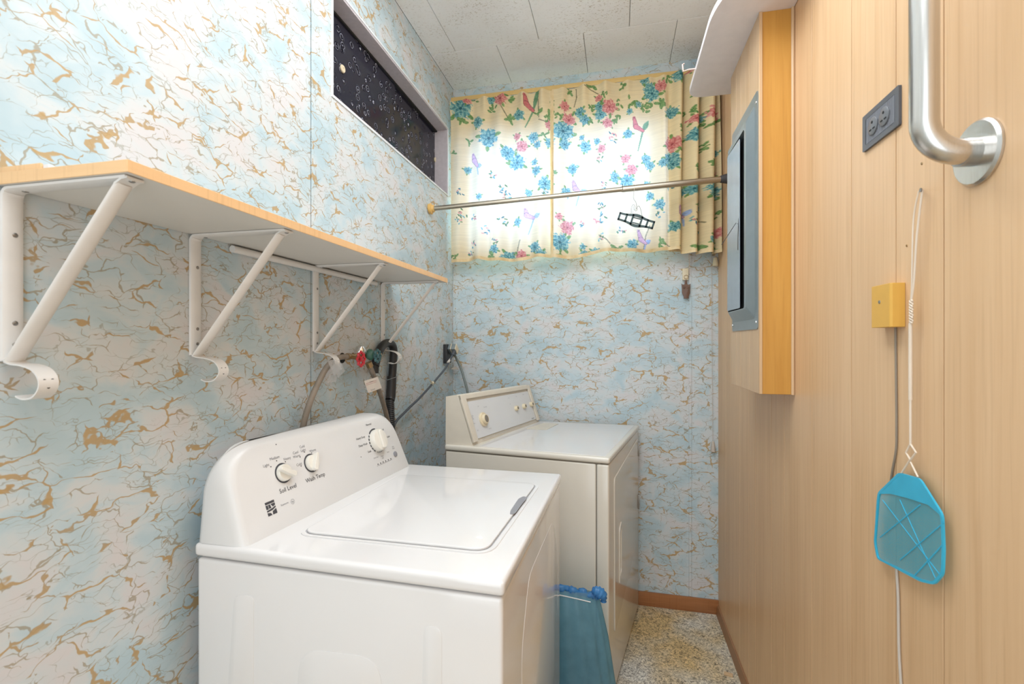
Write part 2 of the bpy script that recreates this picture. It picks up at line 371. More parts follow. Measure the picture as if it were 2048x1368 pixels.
# ------------------------------------------------------------------ mesh helpers
class MB:
    def __init__(self): self.bm = bmesh.new()
    def quad_prism(self, base, z0, z1, bevel=0.0, seg=2):
        """prism over plan points, optional rounding of its own edges"""
        b = bmesh.new()
        lo = [b.verts.new((p[0], p[1], z0 if not callable(z0) else z0(p))) for p in base]
        hi = [b.verts.new((p[0], p[1], z1 if not callable(z1) else z1(p))) for p in base]
        n = len(base)
        b.faces.new(lo[::-1]); b.faces.new(hi)
        for i in range(n): b.faces.new((lo[i], lo[(i + 1) % n], hi[(i + 1) % n], hi[i]))
        bmesh.ops.recalc_face_normals(b, faces=b.faces)
        if bevel: bmesh.ops.bevel(b, geom=list(b.edges), offset=bevel, segments=seg, profile=0.6, affect='EDGES', clamp_overlap=True)
        self.merge(b); return self
    def box(self, lo, hi, bevel=0.0, seg=2):
        return self.quad_prism([(lo[0], lo[1]), (hi[0], lo[1]), (hi[0], hi[1]), (lo[0], hi[1])], lo[2], hi[2], bevel, seg)
    def merge(self, b):
        me = bpy.data.meshes.new('tmp'); b.to_mesh(me); b.free()
        self.bm.from_mesh(me); bpy.data.meshes.remove(me)
    def prism(self, pts, d, bevel=0.0, seg=2):
        """planar polygon (3-D points) pushed along vector d"""
        b = bmesh.new(); d = Vector(d)
        lo = [b.verts.new(Vector(p)) for p in pts]; hi = [b.verts.new(Vector(p) + d) for p in pts]
        n = len(pts)
        b.faces.new(lo[::-1]); b.faces.new(hi)
        for i in range(n): b.faces.new((lo[i], lo[(i + 1) % n], hi[(i + 1) % n], hi[i]))
        bmesh.ops.recalc_face_normals(b, faces=b.faces)
        if bevel:
            es = [e for e in b.edges if len(e.link_faces) == 2 and e.calc_face_angle(0) > 0.6]
            bmesh.ops.bevel(b, geom=es, offset=bevel, segments=seg, profile=0.6, affect='EDGES', clamp_overlap=True)
        self.merge(b); return self
    def ring_prism(self, outer, inner, d):
        """frame between two outlines of equal length"""
        b = self.bm; d = Vector(d); n = len(outer)
        A = [b.verts.new(Vector(p)) for p in outer]; B = [b.verts.new(Vector(p)) for p in inner]
        A2 = [b.verts.new(Vector(p) + d) for p in outer]; B2 = [b.verts.new(Vector(p) + d) for p in inner]
        fs = []
        for i in range(n):
            j = (i + 1) % n
            fs += [b.faces.new((A[i], A[j], B[j], B[i])), b.faces.new((A2[j], A2[i], B2[i], B2[j])),
                   b.faces.new((A[j], A[i], A2[i], A2[j])), b.faces.new((B[i], B[j], B2[j], B2[i]))]
        bmesh.ops.recalc_face_normals(b, faces=fs); return self
    def tube(self, pts, r, seg=12, cap=True, closed=False):
        pts = [Vector(p) for p in pts]; n = len(pts)
        rr = r if isinstance(r, (list, tuple)) else [r] * n
        b = self.bm; rings = []; up = None; fs = []
        for i in range(n):
            if closed: t = (pts[(i + 1) % n] - pts[i - 1]).normalized()
            else: t = (pts[min(i + 1, n - 1)] - pts[max(i - 1, 0)]).normalized()
            if up is None:
                up = Vector((0, 0, 1)) if abs(t.z) < 0.9 else Vector((1, 0, 0))
            a = t.cross(up).normalized(); up = a.cross(t).normalized()
            rings.append([b.verts.new(pts[i] + (a * math.cos(2 * PI * k / seg) + up * math.sin(2 * PI * k / seg)) * rr[i]) for k in range(seg)])
        for i in range(n if closed else n - 1):
            A, B = rings[i], rings[(i + 1) % n]
            for k in range(seg): fs.append(b.faces.new((A[k], A[(k + 1) % seg], B[(k + 1) % seg], B[k])))
        if cap and not closed: fs.append(b.faces.new(rings[0][::-1])); fs.append(b.faces.new(rings[-1]))
        bmesh.ops.recalc_face_normals(b, faces=fs); return self
    def strip(self, pts, wdir, width, th):
        """flat bar following pts, width along wdir, thickness th"""
        pts = [Vector(p) for p in pts]; w = Vector(wdir).normalized() * (width / 2); b = self.bm; rings = []; fs = []
        n = len(pts)
        for i in range(n):
            t = (pts[min(i + 1, n - 1)] - pts[max(i - 1, 0)]).normalized()
            nn = t.cross(w).normalized() * (th / 2)
            rings.append([b.verts.new(pts[i] + q) for q in (w + nn, -w + nn, -w - nn, w - nn)])
        for i in range(n - 1):
            for k in range(4): fs.append(b.faces.new((rings[i][k], rings[i][(k + 1) % 4], rings[i + 1][(k + 1) % 4], rings[i + 1][k])))
        fs.append(b.faces.new(rings[0][::-1])); fs.append(b.faces.new(rings[-1]))
        bmesh.ops.recalc_face_normals(b, faces=fs); return self
    def lathe(self, o, axis, prof, seg=24, sx=1.0, up=None):
        """prof = [(radius, height along axis)]"""
        o = Vector(o); ax = Vector(axis).normalized()
        upv = Vector(up) if up is not None else (Vector((0, 0, 1)) if abs(ax.z) < 0.9 else Vector((0, 1, 0)))
        a = ax.cross(upv).normalized(); u = a.cross(ax).normalized(); b = self.bm; rings = []; fs = []
        for r, h in prof:
            if r < 1e-6: rings.append([b.verts.new(o + ax * h)])
            else: rings.append([b.verts.new(o + ax * h + a * (r * sx * math.cos(2 * PI * k / seg)) + u * (r * math.sin(2 * PI * k / seg))) for k in range(seg)])
        for A, B in zip(rings, rings[1:]):
            for k in range(seg):
                j = (k + 1) % seg
                if len(A) == 1 and len(B) == 1: continue
                if len(A) == 1: fs.append(b.faces.new((A[0], B[j], B[k])))
                elif len(B) == 1: fs.append(b.faces.new((A[k], A[j], B[0])))
                else: fs.append(b.faces.new((A[k], A[j], B[j], B[k])))
        bmesh.ops.recalc_face_normals(b, faces=fs); return self
    def build(self, name, mat, parent=None, smooth=True, angle=40):
        me = bpy.data.meshes.new(name); self.bm.to_mesh(me); self.bm.free()
        me.materials.append(mat)
        o = bpy.data.objects.new(name, me); col.objects.link(o)
        if smooth:
            me.shade_smooth(); me.set_sharp_from_angle(angle=math.radians(angle))
        if parent is not None:
            o.parent = parent
            o.matrix_parent_inverse = Matrix.Translation(-Vector(world_loc(parent)))
        return o

def world_loc(o):
    v = Vector(o.location)
    p = o.parent
    if p is None: return v
    return Vector((0, 0, 0))          # part meshes are authored in world coordinates
def tag(o, label=None, cat=None, group=None, kind=None):
    for k, v in (('label', label), ('category', cat), ('group', group), ('kind', kind)):
        if v: o[k] = v
    return o
def thing(name, loc, label, cat, group=None):
    o = bpy.data.objects.new(name, None); o.location = loc; o.empty_display_size = 0.05
    col.objects.link(o)
    return tag(o, label, cat, group)
def struct(o): o['kind'] = 'structure'; return o

def rounded(pts, r, n=5):
    """round the corners of a planar 3-D polygon"""
    P = [Vector(p) for p in pts]; out = []
    rr = r if isinstance(r, (list, tuple)) else [r] * len(P)
    for i, p in enumerate(P):
        a, b = P[i - 1], P[(i + 1) % len(P)]
        q = rr[i]
        if q <= 0: out.append(p.copy()); continue
        va, vb = (a - p), (b - p); q = min(q, va.length * 0.49, vb.length * 0.49)
        s, e = p + va.normalized() * q, p + vb.normalized() * q
        for k in range(n + 1):
            t = k / n; out.append(s * (1 - t) ** 2 + p * 2 * t * (1 - t) + e * t * t)
    return out
def smooth_path(pts, n=8):
    P = [Vector(p) for p in pts]; out = []
    for i in range(len(P) - 1):
        p0, p1, p2, p3 = P[max(i - 1, 0)], P[i], P[i + 1], P[min(i + 2, len(P) - 1)]
        for k in range(n):
            t = k / n
            out.append(0.5 * ((2 * p1) + (p2 - p0) * t + (2 * p0 - 5 * p1 + 4 * p2 - p3) * t * t + (3 * p1 - p0 - 3 * p2 + p3) * t ** 3))
    out.append(P[-1]); return out

def text(body, name, size, o, u, v, mat, parent, squeeze=1.0, th=0.0003):
    cu = bpy.data.curves.new('txt', 'FONT'); cu.body = body; cu.size = size
    cu.align_x = 'CENTER'; cu.align_y = 'CENTER'; cu.resolution_u = 2; cu.extrude = 0
    t = bpy.data.objects.new('txt', cu)
    me = bpy.data.meshes.new_from_object(t)
    bpy.data.objects.remove(t); bpy.data.curves.remove(cu)
    u = Vector(u).normalized(); v = Vector(v).normalized(); n = u.cross(v).normalized(); o = Vector(o)
    for w in me.vertices:
        w.co = o + u * (w.co.x * squeeze) + v * w.co.y + n * th
    me.materials.clear(); me.materials.append(mat); me.name = name
    ob = bpy.data.objects.new(name, me); col.objects.link(ob)
    ob.parent = parent; ob.matrix_parent_inverse = Matrix.Translation(-world_loc(parent))
    return ob

# ------------------------------------------------------------------ the room
PT = 0.006  # panel thickness
fl = MB().box((XL - 0.2, YREAR - 0.1, -0.08), (XR + 0.2, YB + 0.25, 0.0)).build('floor', M['floor']); struct(fl)

# left wall: dark backing and three marbled panels, the far one cut for the transom
OY0, OY1, OZ0, OZ1 = 1.341, 2.386, 2.119, 2.474
def slab_with_hole(mb, x0, x1, y0, y1, z0, z1, h):
    hy0, hy1, hz0, hz1 = h
    mb.ring_prism([(x1, y0, z0), (x1, y1, z0), (x1, y1, z1), (x1, y0, z1)],
                  [(x1, hy0, hz0), (x1, hy1, hz0), (x1, hy1, hz1), (x1, hy0, hz1)], (x0 - x1, 0, 0))
wl = MB(); slab_with_hole(wl, XL - 0.10, XL - PT, YREAR, YB + 0.03, 0, ZC, (OY0, OY1, OZ0, OZ1))
wl = struct(wl.build('wall_left', M['dark'], smooth=False))
seams = [YREAR, 0.015, 1.234, YB + 0.015]
for i in range(3):
    a, b = seams[i] + 0.0016, seams[i + 1] - 0.0016
    mb = MB()
    if i == 2: slab_with_hole(mb, XL - PT, XL, a, b, 0, ZC, (OY0, OY1, OZ0, OZ1))
    else: mb.box((XL - PT, a, 0), (XL, b, ZC), 0.0012, 1)
    mb.build('panel', M['paper_left'], wl, smooth=False)

# back wall: opening for the window behind the curtains
WX0, WX1, WZ0, WZ1 = -0.835, 0.243, 1.80, 2.44
def ybk(x): return YB + 0.015 * (XR - x) / (XR - XL)
wb = MB()
wb.ring_prism([(XL - 0.1, YB + 0.022, 0), (XR + 0.1, YB + 0.022, 0), (XR + 0.1, YB + 0.022, ZC), (XL - 0.1, YB + 0.022, ZC)],
              [(WX0, YB + 0.022, WZ0), (WX1, YB + 0.022, WZ0), (WX1, YB + 0.022, WZ1), (WX0, YB + 0.022, WZ1)], (0, 0.09, 0))
wb = struct(wb.build('wall_back', M['dark'], smooth=False))
S1 = 0.357
mb = MB()
O = [(XL, ybk(XL), 0), (S1 - 0.001, ybk(S1), 0), (S1 - 0.001, ybk(S1), ZC), (XL, ybk(XL), ZC)]
I = [(WX0, ybk(WX0), WZ0), (WX1, ybk(WX1), WZ0), (WX1, ybk(WX1), WZ1), (WX0, ybk(WX0), WZ1)]
mb.ring_prism(O, I, (0, 0.012, 0)); mb.build('panel', M['paper_back'], wb, smooth=False)
MB().prism([(S1 + 0.001, ybk(S1), 0), (XR, ybk(XR), 0), (XR, ybk(XR), ZC), (S1 + 0.001, ybk(S1), ZC)], (0, 0.012, 0)).build('panel', M['paper_back'], wb, smooth=False)
MB().box((S1 - 0.012, ybk(S1) - 0.003, 0.069), (S1 + 0.001, ybk(S1), ZC), 0.001, 1).build('batten', M['paper_back'], wb)

# right wall of grooved blond planks
wr = struct(MB().box((XR + 0.008, YREAR, 0), (XR + 0.1, YB + 0.03, ZC)).build('wall_right', M['dark'], smooth=False))
gy = [YB + 0.01, 2.30, 2.054, 1.914, 1.83, 1.65, 1.532, 1.329, 1.123, 0.961, 0.836, 0.676, 0.49, 0.30, 0.11, -0.09, -0.30, -0.51, -0.72, YREAR]
for a, b in zip(gy[1:], gy[:-1]):
    MB().box((XR, a + 0.0014, 0), (XR + 0.009, b - 0.0014, ZC), 0.0003, 1).build('plank', M['wood'], wr, smooth=False)

# rear wall behind the camera (closes the room)
wf = struct(MB().box((XL - 0.1, YREAR - 0.1, 0), (XR + 0.1, YREAR, ZC)).build('wall_front', M['paper_left'], smooth=False))

# ceiling of staggered tiles
ce = struct(MB().box((XL - 0.1, YREAR - 0.1, ZC + 0.008), (XR + 0.1, YB + 0.12, ZC + 0.08)).build('ceiling', M['dark'], smooth=False))
T = 0.4066; row = 0; y1 = YB + 0.018
yb_ = 2.152
while y1 > YREAR + 0.01:
    y0 = max(yb_ - row * T, YREAR)
    x = XL - 0.004 if False else XL
    xs = [-0.762 + k * T for k in range(-1, 5)] if row % 2 else [-0.558 + k * T for k in range(-1, 5)]
    xs = [XL] + [q for q in xs if XL + 0.01 < q < XR - 0.01] + [XR]
    for a, b in zip(xs, xs[1:]):
        MB().box((a + 0.0009, y0 + 0.0009, ZC), (b - 0.0009, y1 - 0.0009, ZC + 0.008), 0.0018, 1).build('ceiling_tile', M['ceiling'], ce, smooth=False)
    y1 = y0; row += 1

# baseboards
struct(MB().prism([(XL, ybk(XL), 0), (XR, YB, 0), (XR, YB, 0.069), (XL, ybk(XL), 0.069)], (0, -0.011, 0), 0.002).build('baseboard_back', M['baseboard']))
struct(MB().prism([(XR, YREAR, 0), (XR, YREAR, 0.048), (XR - 0.006, YREAR, 0.044), (XR - 0.011, YREAR, 0.012), (XR - 0.012, YREAR, 0)], (0, YB - YREAR - 0.012, 0)).build('baseboard_right', M['baseboard_side']))
# corner bead between left and back wall
struct(MB().box((XL + 0.0005, ybk(XL) - 0.009, 0.07), (XL + 0.009, ybk(XL) + 0.0, ZC), 0.002).build('trim_1', M['paper_back']))

# ---- transom window in the left wall
D = 0.062
tw = struct(MB().box((XL - D - 0.03, OY0, OZ1 - 0.008), (XL + 0.001, OY1, OZ1), 0.001, 1).build('window_1', M['lavender']))
MB().box((XL - D - 0.03, OY0, OZ0), (XL + 0.001, OY1, OZ0 + 0.006), 0.001, 1).build('window_sill', M['lavender'], tw)
MB().box((XL - D - 0.03, OY0, OZ0 + 0.006), (XL + 0.001, OY0 + 0.006, OZ1 - 0.008), 0.001, 1).build('jamb', M['lavender'], tw)
MB().box((XL - D - 0.03, OY1 - 0.007, OZ0 + 0.006), (XL + 0.001, OY1, OZ1 - 0.008), 0.001, 1).build('jamb', M['lavender'], tw)
cas = MB(); w = 0.006
cas.ring_prism([(XL, OY0 - w, OZ0 - w), (XL, OY1 + w, OZ0 - w), (XL, OY1 + w, OZ1 + w), (XL, OY0 - w, OZ1 + w)],
               [(XL, OY0 + .001, OZ0 + .001), (XL, OY1 - .001, OZ0 + .001), (XL, OY1 - .001, OZ1 - .001), (XL, OY0 + .001, OZ1 - .001)], (0.0035, 0, 0))
cas.build('window_casing', M['window_frame'], tw, smooth=False)
MB().box((XL - D - 0.026, OY0 + 0.006, OZ0 + 0.006), (XL - D - 0.022, OY1 - 0.007, OZ1 - 0.008)).build('dark_backing', M['blackmat'], tw, smooth=False)
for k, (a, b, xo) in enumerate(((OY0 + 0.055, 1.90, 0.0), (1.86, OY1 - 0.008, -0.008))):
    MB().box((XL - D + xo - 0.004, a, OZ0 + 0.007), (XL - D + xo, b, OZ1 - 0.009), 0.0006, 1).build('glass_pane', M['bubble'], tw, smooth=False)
for p in (onx(684, 138, XL - D), onx(870, 320, XL - D - 0.008)):
    MB().lathe(p, (1, 0, 0), [(0.0, -0.001), (0.013, 0), (0.014, 0.003), (0.012, 0.006), (0.004, 0.0065), (0.003, 0.0045), (0, 0.0045)]).build('finger_knob', M['ivory'], tw)
MB().box((XL - D - 0.02, OY0 + 0.006, OZ1 - 0.016), (XL - D + 0.006, OY1 - 0.007, OZ1 - 0.008), 0.001, 1).build('top_track', M['blackmat'], tw)

# ---- daylight window in the back wall, behind the curtains
win = struct(MB().ring_prism([(WX0, YB + 0.035, WZ0), (WX1, YB + 0.035, WZ0), (WX1, YB + 0.035, WZ1), (WX0, YB + 0.035, WZ1)],
     [(WX0 + .035, YB + 0.035, WZ0 + .035), (WX1 - .035, YB + 0.035, WZ0 + .035), (WX1 - .035, YB + 0.035, WZ1 - .035), (WX0 + .035, YB + 0.035, WZ1 - .035)], (0, 0.05, 0)).build('window_2', M['window_frame'], smooth=False))
MB().box((-0.325, YB + 0.04, WZ0 + .03), (-0.29, YB + 0.075, WZ1 - .03), 0.002).build('mullion', M['window_frame'], win)
for a, b in ((WX0 + .03, -0.32), (-0.295, WX1 - .03)):
    MB().box((a, YB + 0.055, WZ0 + .03), (b, YB + 0.059, WZ1 - .03)).build('glass_pane', M['glass'], win, smooth=False)
MB().box((WX0, YB + 0.006, WZ0 - 0.004), (WX1, YB + 0.04, WZ0 + 0.004), 0.001, 1).build('window_sill', M['window_frame'], win)

# ------------------------------------------------------------------ curtains (the print is worked into a colour attribute of the cloth)
YC = 2.385
SC = 2.36 / FPX       # metres per photo pixel on the curtain
def cpx(x, y):
    p = ony(x, y, YC); return p.x, p.z
CT, CB = 2.615, 1.762
teal = [(0.03, 0.15, 0.17), (0.14, 0.35, 0.34), (0.42, 0.58, 0.44)]
pink = [(0.50, 0.10, 0.10), (0.66, 0.24, 0.20), (0.75, 0.42, 0.33)]
leafc = [(0.06, 0.16, 0.05), (0.17, 0.30, 0.09), (0.33, 0.44, 0.18)]
# kind, photo x, photo y, radius in photo pixels
motifs = """T 922 218 20|L 928 243 13|P 934 201 9|L 950 199 9|T 983 200 8|L 986 220 10|P 1002 200 12|L 1019 198 11|L 1016 235 14|T 1038 230 10|T 956 245 10|T 977 276 18
L 937 282 7|T 1015 305 13|T 1034 325 15|P 1044 293 11|P 1034 273 7|T 1067 274 10|T 1075 290 7|L 1090 271 9|T 1100 286 9|T 1069 324 6|T 1073 342 9|T 934 339 7|L 1097 232 12|P 1100 251 9|L 1078 226 10|L 908 306 7
S 986 352 10|S 920 385 8|T 959 394 6|S 1008 381 12|S 1015 394 9|T 1057 385 7|T 1091 369 13|S 1089 385 8|S 924 428 10|S 946 434 8|S 918 441 7|S 1008 439 11|T 1035 444 8|S 972 461 9|S 945 488 8|S 939 505 7|S 991 483 8|T 989 499 9|L 984 510 12|L 908 515 10|P 950 524 8|T 1016 516 14|P 1043 512 11|T 1070 495 10|T 1082 510 10
P 1129 213 9|P 1137 238 13|T 1126 262 19|T 1129 288 10|L 1137 181 9|L 1120 231 10|L 1101 206 10|T 1160 225 10|T 1170 240 10|L 1181 242 8|P 1197 197 7|L 1208 193 7|T 1200 214 11|T 1201 230 11|L 1186 213 9|P 1219 216 14|P 1215 248 10|L 1238 206 9|L 1232 238 11|L 1183 175 12|L 1247 172 9|L 1266 203 13|T 1277 209 6|T 1259 222 6|L 1288 218 10|T 1289 162 8|T 1300 181 13|L 1298 206 11
T 1256 267 9|S 1227 273 12|T 1164 276 5|T 1171 294 11|T 1194 282 6|P 1203 298 8|S 1200 318 9|T 1292 317 9|P 1251 317 9|T 1145 337 10|L 1108 350 8|T 1133 384 10|T 1230 355 10|T 1254 361 14|P 1263 340 11|S 1208 372 8|T 1294 367 6|P 1118 434 7|P 1134 454 13|T 1120 485 17|L 1123 508 12|S 1164 447 8|S 1197 438 15|S 1203 412 10|S 1203 475 9|S 1243 459 10|T 1166 494 6|T 1168 511 10|T 1191 504 10|P 1208 514 11|L 1235 498 15|T 1265 490 10
T 1304 188 15|P 1321 175 11|L 1318 212 12|T 1356 158 11|L 1336 161 11|T 1342 227 11|P 1345 290 14|T 1341 320 13|T 1390 195 9|P 1379 148 5|T 1413 155 14|L 1420 186 10|L 1376 230 10|P 1385 247 9|T 1385 278 12|P 1425 234 14|T 1402 240 8|L 1416 261 14|T 1433 307 7
T 1300 330 9|T 1325 328 8|T 1346 330 10|T 1300 391 8|T 1319 410 10|S 1320 428 10|L 1423 333 12|P 1428 349 8|T 1367 383 8|T 1348 455 10|T 1382 384 10|T 1425 384 15|L 1388 344 10|P 1396 354 6|P 1349 505 10|L 1322 487 11|L 1393 498 13|P 1431 468 12|T 1422 482 9|L 1428 502 12|S 1383 447 9|S 1396 465 7|S 1340 372 8|L 1360 262 8|L 1409 300 9|T 1395 415 8|L 1437 430 9"""
mot = []
for tok in motifs.replace('\n', '|').split('|'):
    k, a, b, r = tok.split(); mot.append((k, float(a), float(b), float(r)))
# birds: body polyline, wing centre, tail end, tone
birds = [((1050, 192), (1053, 208), (1066, 220), (1079, 172), (1050, 254), 0), ((945, 308), (948, 320), (955, 332), (964, 332), (957, 350), 1),
         ((1050, 418), (1053, 430), (1068, 436), (1081, 429), (1056, 468), 1), ((1268, 236), (1272, 254), (1286, 260), (1297, 240), (1276, 302), 0),
         ((1146, 362), (1150, 376), (1160, 386), (1174, 380), (1152, 412), 1), ((1277, 462), (1282, 478), (1292, 485), (1301, 479), (1285, 517), 1),
         ((1356, 416), (1358, 428), (1370, 434), (1378, 424), (1372, 452), 1)]
stems = [[(1002, 212), (1010, 226), (1016, 235)], [(1074, 180), (1077, 205), (1078, 235)], [(1078, 240), (1092, 245), (1098, 252)], [(1152, 178), (1153, 195), (1148, 212)],
         [(1170, 175), (1186, 182), (1196, 188)], [(1335, 490), (1352, 500), (1362, 512)], [(1300, 450), (1292, 470), (1285, 515)], [(1040, 480), (1036, 496), (1033, 512)],
         [(1198, 470), (1213, 480), (1220, 488)], [(1384, 430), (1398, 440), (1408, 448)]]

def hash2(a, b):
    v = np.sin(a * 12.9898 + b * 78.233) * 43758.5453
    return v - np.floor(v)
def vnoise(x, y):
    xi, yi = np.floor(x), np.floor(y); xf, yf = x - xi, y - yi
    xf = xf * xf * (3 - 2 * xf); yf = yf * yf * (3 - 2 * yf)
    a, b, c, d = hash2(xi, yi), hash2(xi + 1, yi), hash2(xi, yi + 1), hash2(xi + 1, yi + 1)
    return (a * (1 - xf) + b * xf) * (1 - yf) + (c * (1 - xf) + d * xf) * yf
def seg_dist(X, Y, a, b):
    ax, ay = a; bx, by = b; dx, dy = bx - ax, by - ay
    t = np.clip(((X - ax) * dx + (Y - ay) * dy) / (dx * dx + dy * dy), 0, 1)
    return np.hypot(X - ax - t * dx, Y - ay - t * dy), t
def paint(X, Y):
    """colour of the printed cloth at rest position (X, Y), both in photo-pixel sized units"""
    n = X.shape[0]
    colr = np.empty((n, 3)); base = np.array((0.80, 0.635, 0.365))
    bn = vnoise(X / 26, Y / 40)
    colr[:] = base * (0.95 + 0.08 * bn[:, None])
    nz = vnoise(X / 2.2, Y / 2.2); nz2 = vnoise(X / 1.3 + 50, Y / 1.3)
    def put(mask, c, a):
        a = (a * mask)[:, None]; colr[:] = colr * (1 - a) + np.asarray(c) * a
    def tone(pal, f):
        f = np.clip(f, 0, 1)[:, None] * 2
        lo, mi, hi = [np.array(q) for q in pal]
        return np.where(f < 1, lo * (1 - f) + mi * f, mi * (2 - f) + hi * (f - 1))
    rnd = random.Random(7)
    for st in stems:
        for a, b in zip(st, st[1:]):
            d, t = seg_dist(X, Y, a, b); put((d < 1.1).astype(float), (0.16, 0.14, 0.07), 0.8)
    for k, mx, my, r in mot:
        near = (np.abs(X - mx) < r * 1.9) & (np.abs(Y - my) < r * 1.9)
        idx = np.nonzero(near)[0]
        if len(idx) == 0: continue
        x, y = X[idx] - mx, Y[idx] - my
        c = colr[idx]
        d = np.hypot(x, y); th = np.arctan2(y, x); ph = rnd.random() * 6
        if k in 'TP':
            pal = teal if k == 'T' else pink
            lobes = rnd.choice((5, 6, 7))
            # leaves first
            for q in range(3):
                a = ph + q * 2.1 + rnd.random(); lx, ly = math.cos(a) * r * 1.1, math.sin(a) * r * 1.1
                ca, sa = math.cos(a), math.sin(a)
                u = (x - lx) * ca + (y - ly) * sa; v = -(x - lx) * sa + (y - ly) * ca
                e = (u / (r * 0.42)) ** 2 + (v / (r * 0.2)) ** 2
                mk = (e < 1)[:, None]
                c = np.where(mk, tone(leafc, 0.25 + 0.6 * nz[idx]), c)
            rad = r * (0.97 + 0.09 * np.cos(lobes * th + ph)) * (0.78 + 0.5 * nz[idx])
            swirl = 0.5 + 0.5 * np.sin(d / r * 8.0 + 2.4 * np.cos(lobes * th + ph) + ph + 2.5 * nz2[idx])
            f = 0.05 + 0.62 * swirl + 0.7 * (nz2[idx] - 0.42) + 0.3 * (d / r - 0.45)
            mk = (d < rad)[:, None]
            c = np.where(mk, tone(pal, f), c)
            mk = (d < r * 0.16)[:, None]; c = np.where(mk, np.array(pal[0]) * 0.7, c)
        elif k == 'L':
            for q in range(7):
                a = rnd.random() * 6.28; rr_ = r * (0.38 + 0.25 * rnd.random()); dd = r * (0.2 + 0.7 * rnd.random())
                lx, ly = math.cos(a) * dd, math.sin(a) * dd
                a2 = a + rnd.uniform(-0.9, 0.9); ca, sa = math.cos(a2), math.sin(a2)
                u = (x - lx) * ca + (y - ly) * sa; v = -(x - lx) * sa + (y - ly) * ca
                e = (u / (rr_ * 0.85)) ** 2 + (v / (rr_ * 0.42)) ** 2
                f = 0.75 - 0.6 * (np.abs(v) < 0.5) - 0.35 * (e > 0.65) + 0.3 * (nz[idx] - 0.5)
                c = np.where((e < 1)[:, None], tone(leafc, f), c)
        else:
            for q in range(9):
                a = rnd.random() * 6.28; dd = r * (0.25 + 0.75 * rnd.random()); lx, ly = math.cos(a) * dd, math.sin(a) * dd
                b = rnd.random() * 3.1; ca, sa = math.cos(b), math.sin(b)
                u = (x - lx) * ca + (y - ly) * sa; v = -(x - lx) * sa + (y - ly) * ca
                e = (u / (r * 0.22 + 0.8)) ** 2 + (v / (r * 0.07 + 0.55)) ** 2
                pc = rnd.choice((teal[0], leafc[0], teal[1], pink[1]))
                c = np.where((e < 1)[:, None], np.array(pc), c)
        colr[idx] = c
    for b0, b1, b2, wg, tl, tone_i in birds:
        near = np.nonzero((np.abs(X - b1[0]) < 50) & (np.abs(Y - b1[1]) < 70))[0]
        x, y = X[near], Y[near]; c = colr[near]
        bc = np.array((0.62, 0.17, 0.16)) if tone_i == 0 else np.array((0.62, 0.36, 0.42))
        wc = np.array((0.16, 0.30, 0.15)) if tone_i == 0 else np.array((0.33, 0.42, 0.60))
        d, t = seg_dist(x, y, b2, tl); c = np.where((d < 1.9 - t * 0.9)[:, None], wc, c)
        d, t = seg_dist(x, y, b2, wg); c = np.where((d < 4.0 * np.sin(PI * np.clip(t, 0.05, 1)) + 0.8)[:, None], wc * (0.75 + 0.5 * nz[near])[:, None], c)
        for a_, b_, w0, w1 in ((b0, b1, 3.0, 5.6), (b1, b2, 5.6, 3.2)):
            d, t = seg_dist(x, y, a_, b_); wdt = w0 + (w1 - w0) * t
            c = np.where((d < wdt)[:, None], bc * 0.45, c)
            c = np.where((d < wdt - 0.9)[:, None], bc * (0.85 + 0.3 * nz[near])[:, None], c)
        d = np.hypot(x - b0[0], y - b0[1]); c = np.where((d < 2.8)[:, None], bc * 0.9, c); c = np.where((d < 0.8)[:, None], np.array((0.03, 0.03, 0.03)), c)
        colr[near] = c
    return np.clip(colr, 0, 1)

def smoothst(a, b, x):
    t = np.clip((x - a) / (b - a), 0, 1); return t * t * (3 - 2 * t)
def curtain(name, x0, x1, label, depth_f, bottom_f, rows=350, step=0.0024):
    nx = int((x1 - x0) / step); nzr = rows
    U = np.linspace(x0, x1, nx); V = np.linspace(0, 1, nzr)
    UU, VV = np.meshgrid(U, V)                      # V = 0 at the top
    bz = bottom_f(UU)
    ZZ = CT + (bz - CT) * VV
    # rest position -> print coordinates (photo-pixel sized units of the flat cloth)
    Dp = -UU * ss + YC * cc
    PX = CX + FPX * (UU * cc + YC * ss) / Dp; PY = CY - FPX * (ZZ - H) / Dp
    Xd, Yd = depth_f(UU, VV)
    verts = np.stack([Xd, Yd, ZZ], -1).reshape(-1, 3)
    colr = paint(PX.reshape(-1), PY.reshape(-1))
    i = np.arange(nx * nzr).reshape(nzr, nx)
    faces = np.stack([i[:-1, :-1], i[1:, :-1], i[1:, 1:], i[:-1, 1:]], -1).reshape(-1, 4)
    me = bpy.data.meshes.new(name)
    me.vertices.add(len(verts)); me.vertices.foreach_set('co', verts.astype(np.float32).reshape(-1))
    me.loops.add(faces.size); me.loops.foreach_set('vertex_index', faces.reshape(-1).astype(np.int32))
    me.polygons.add(len(faces)); me.polygons.foreach_set('loop_start', (np.arange(len(faces)) * 4).astype(np.int32))
    me.update(calc_edges=True); me.validate()
    at = me.color_attributes.new('print', 'FLOAT_COLOR', 'POINT')
    at.data.foreach_set('color', np.concatenate([colr, np.ones((len(colr), 1))], 1).astype(np.float32).reshape(-1))
    me.shade_smooth(); me.materials.append(M['curtain'])
    return me, (U, bz[0], depth_f)

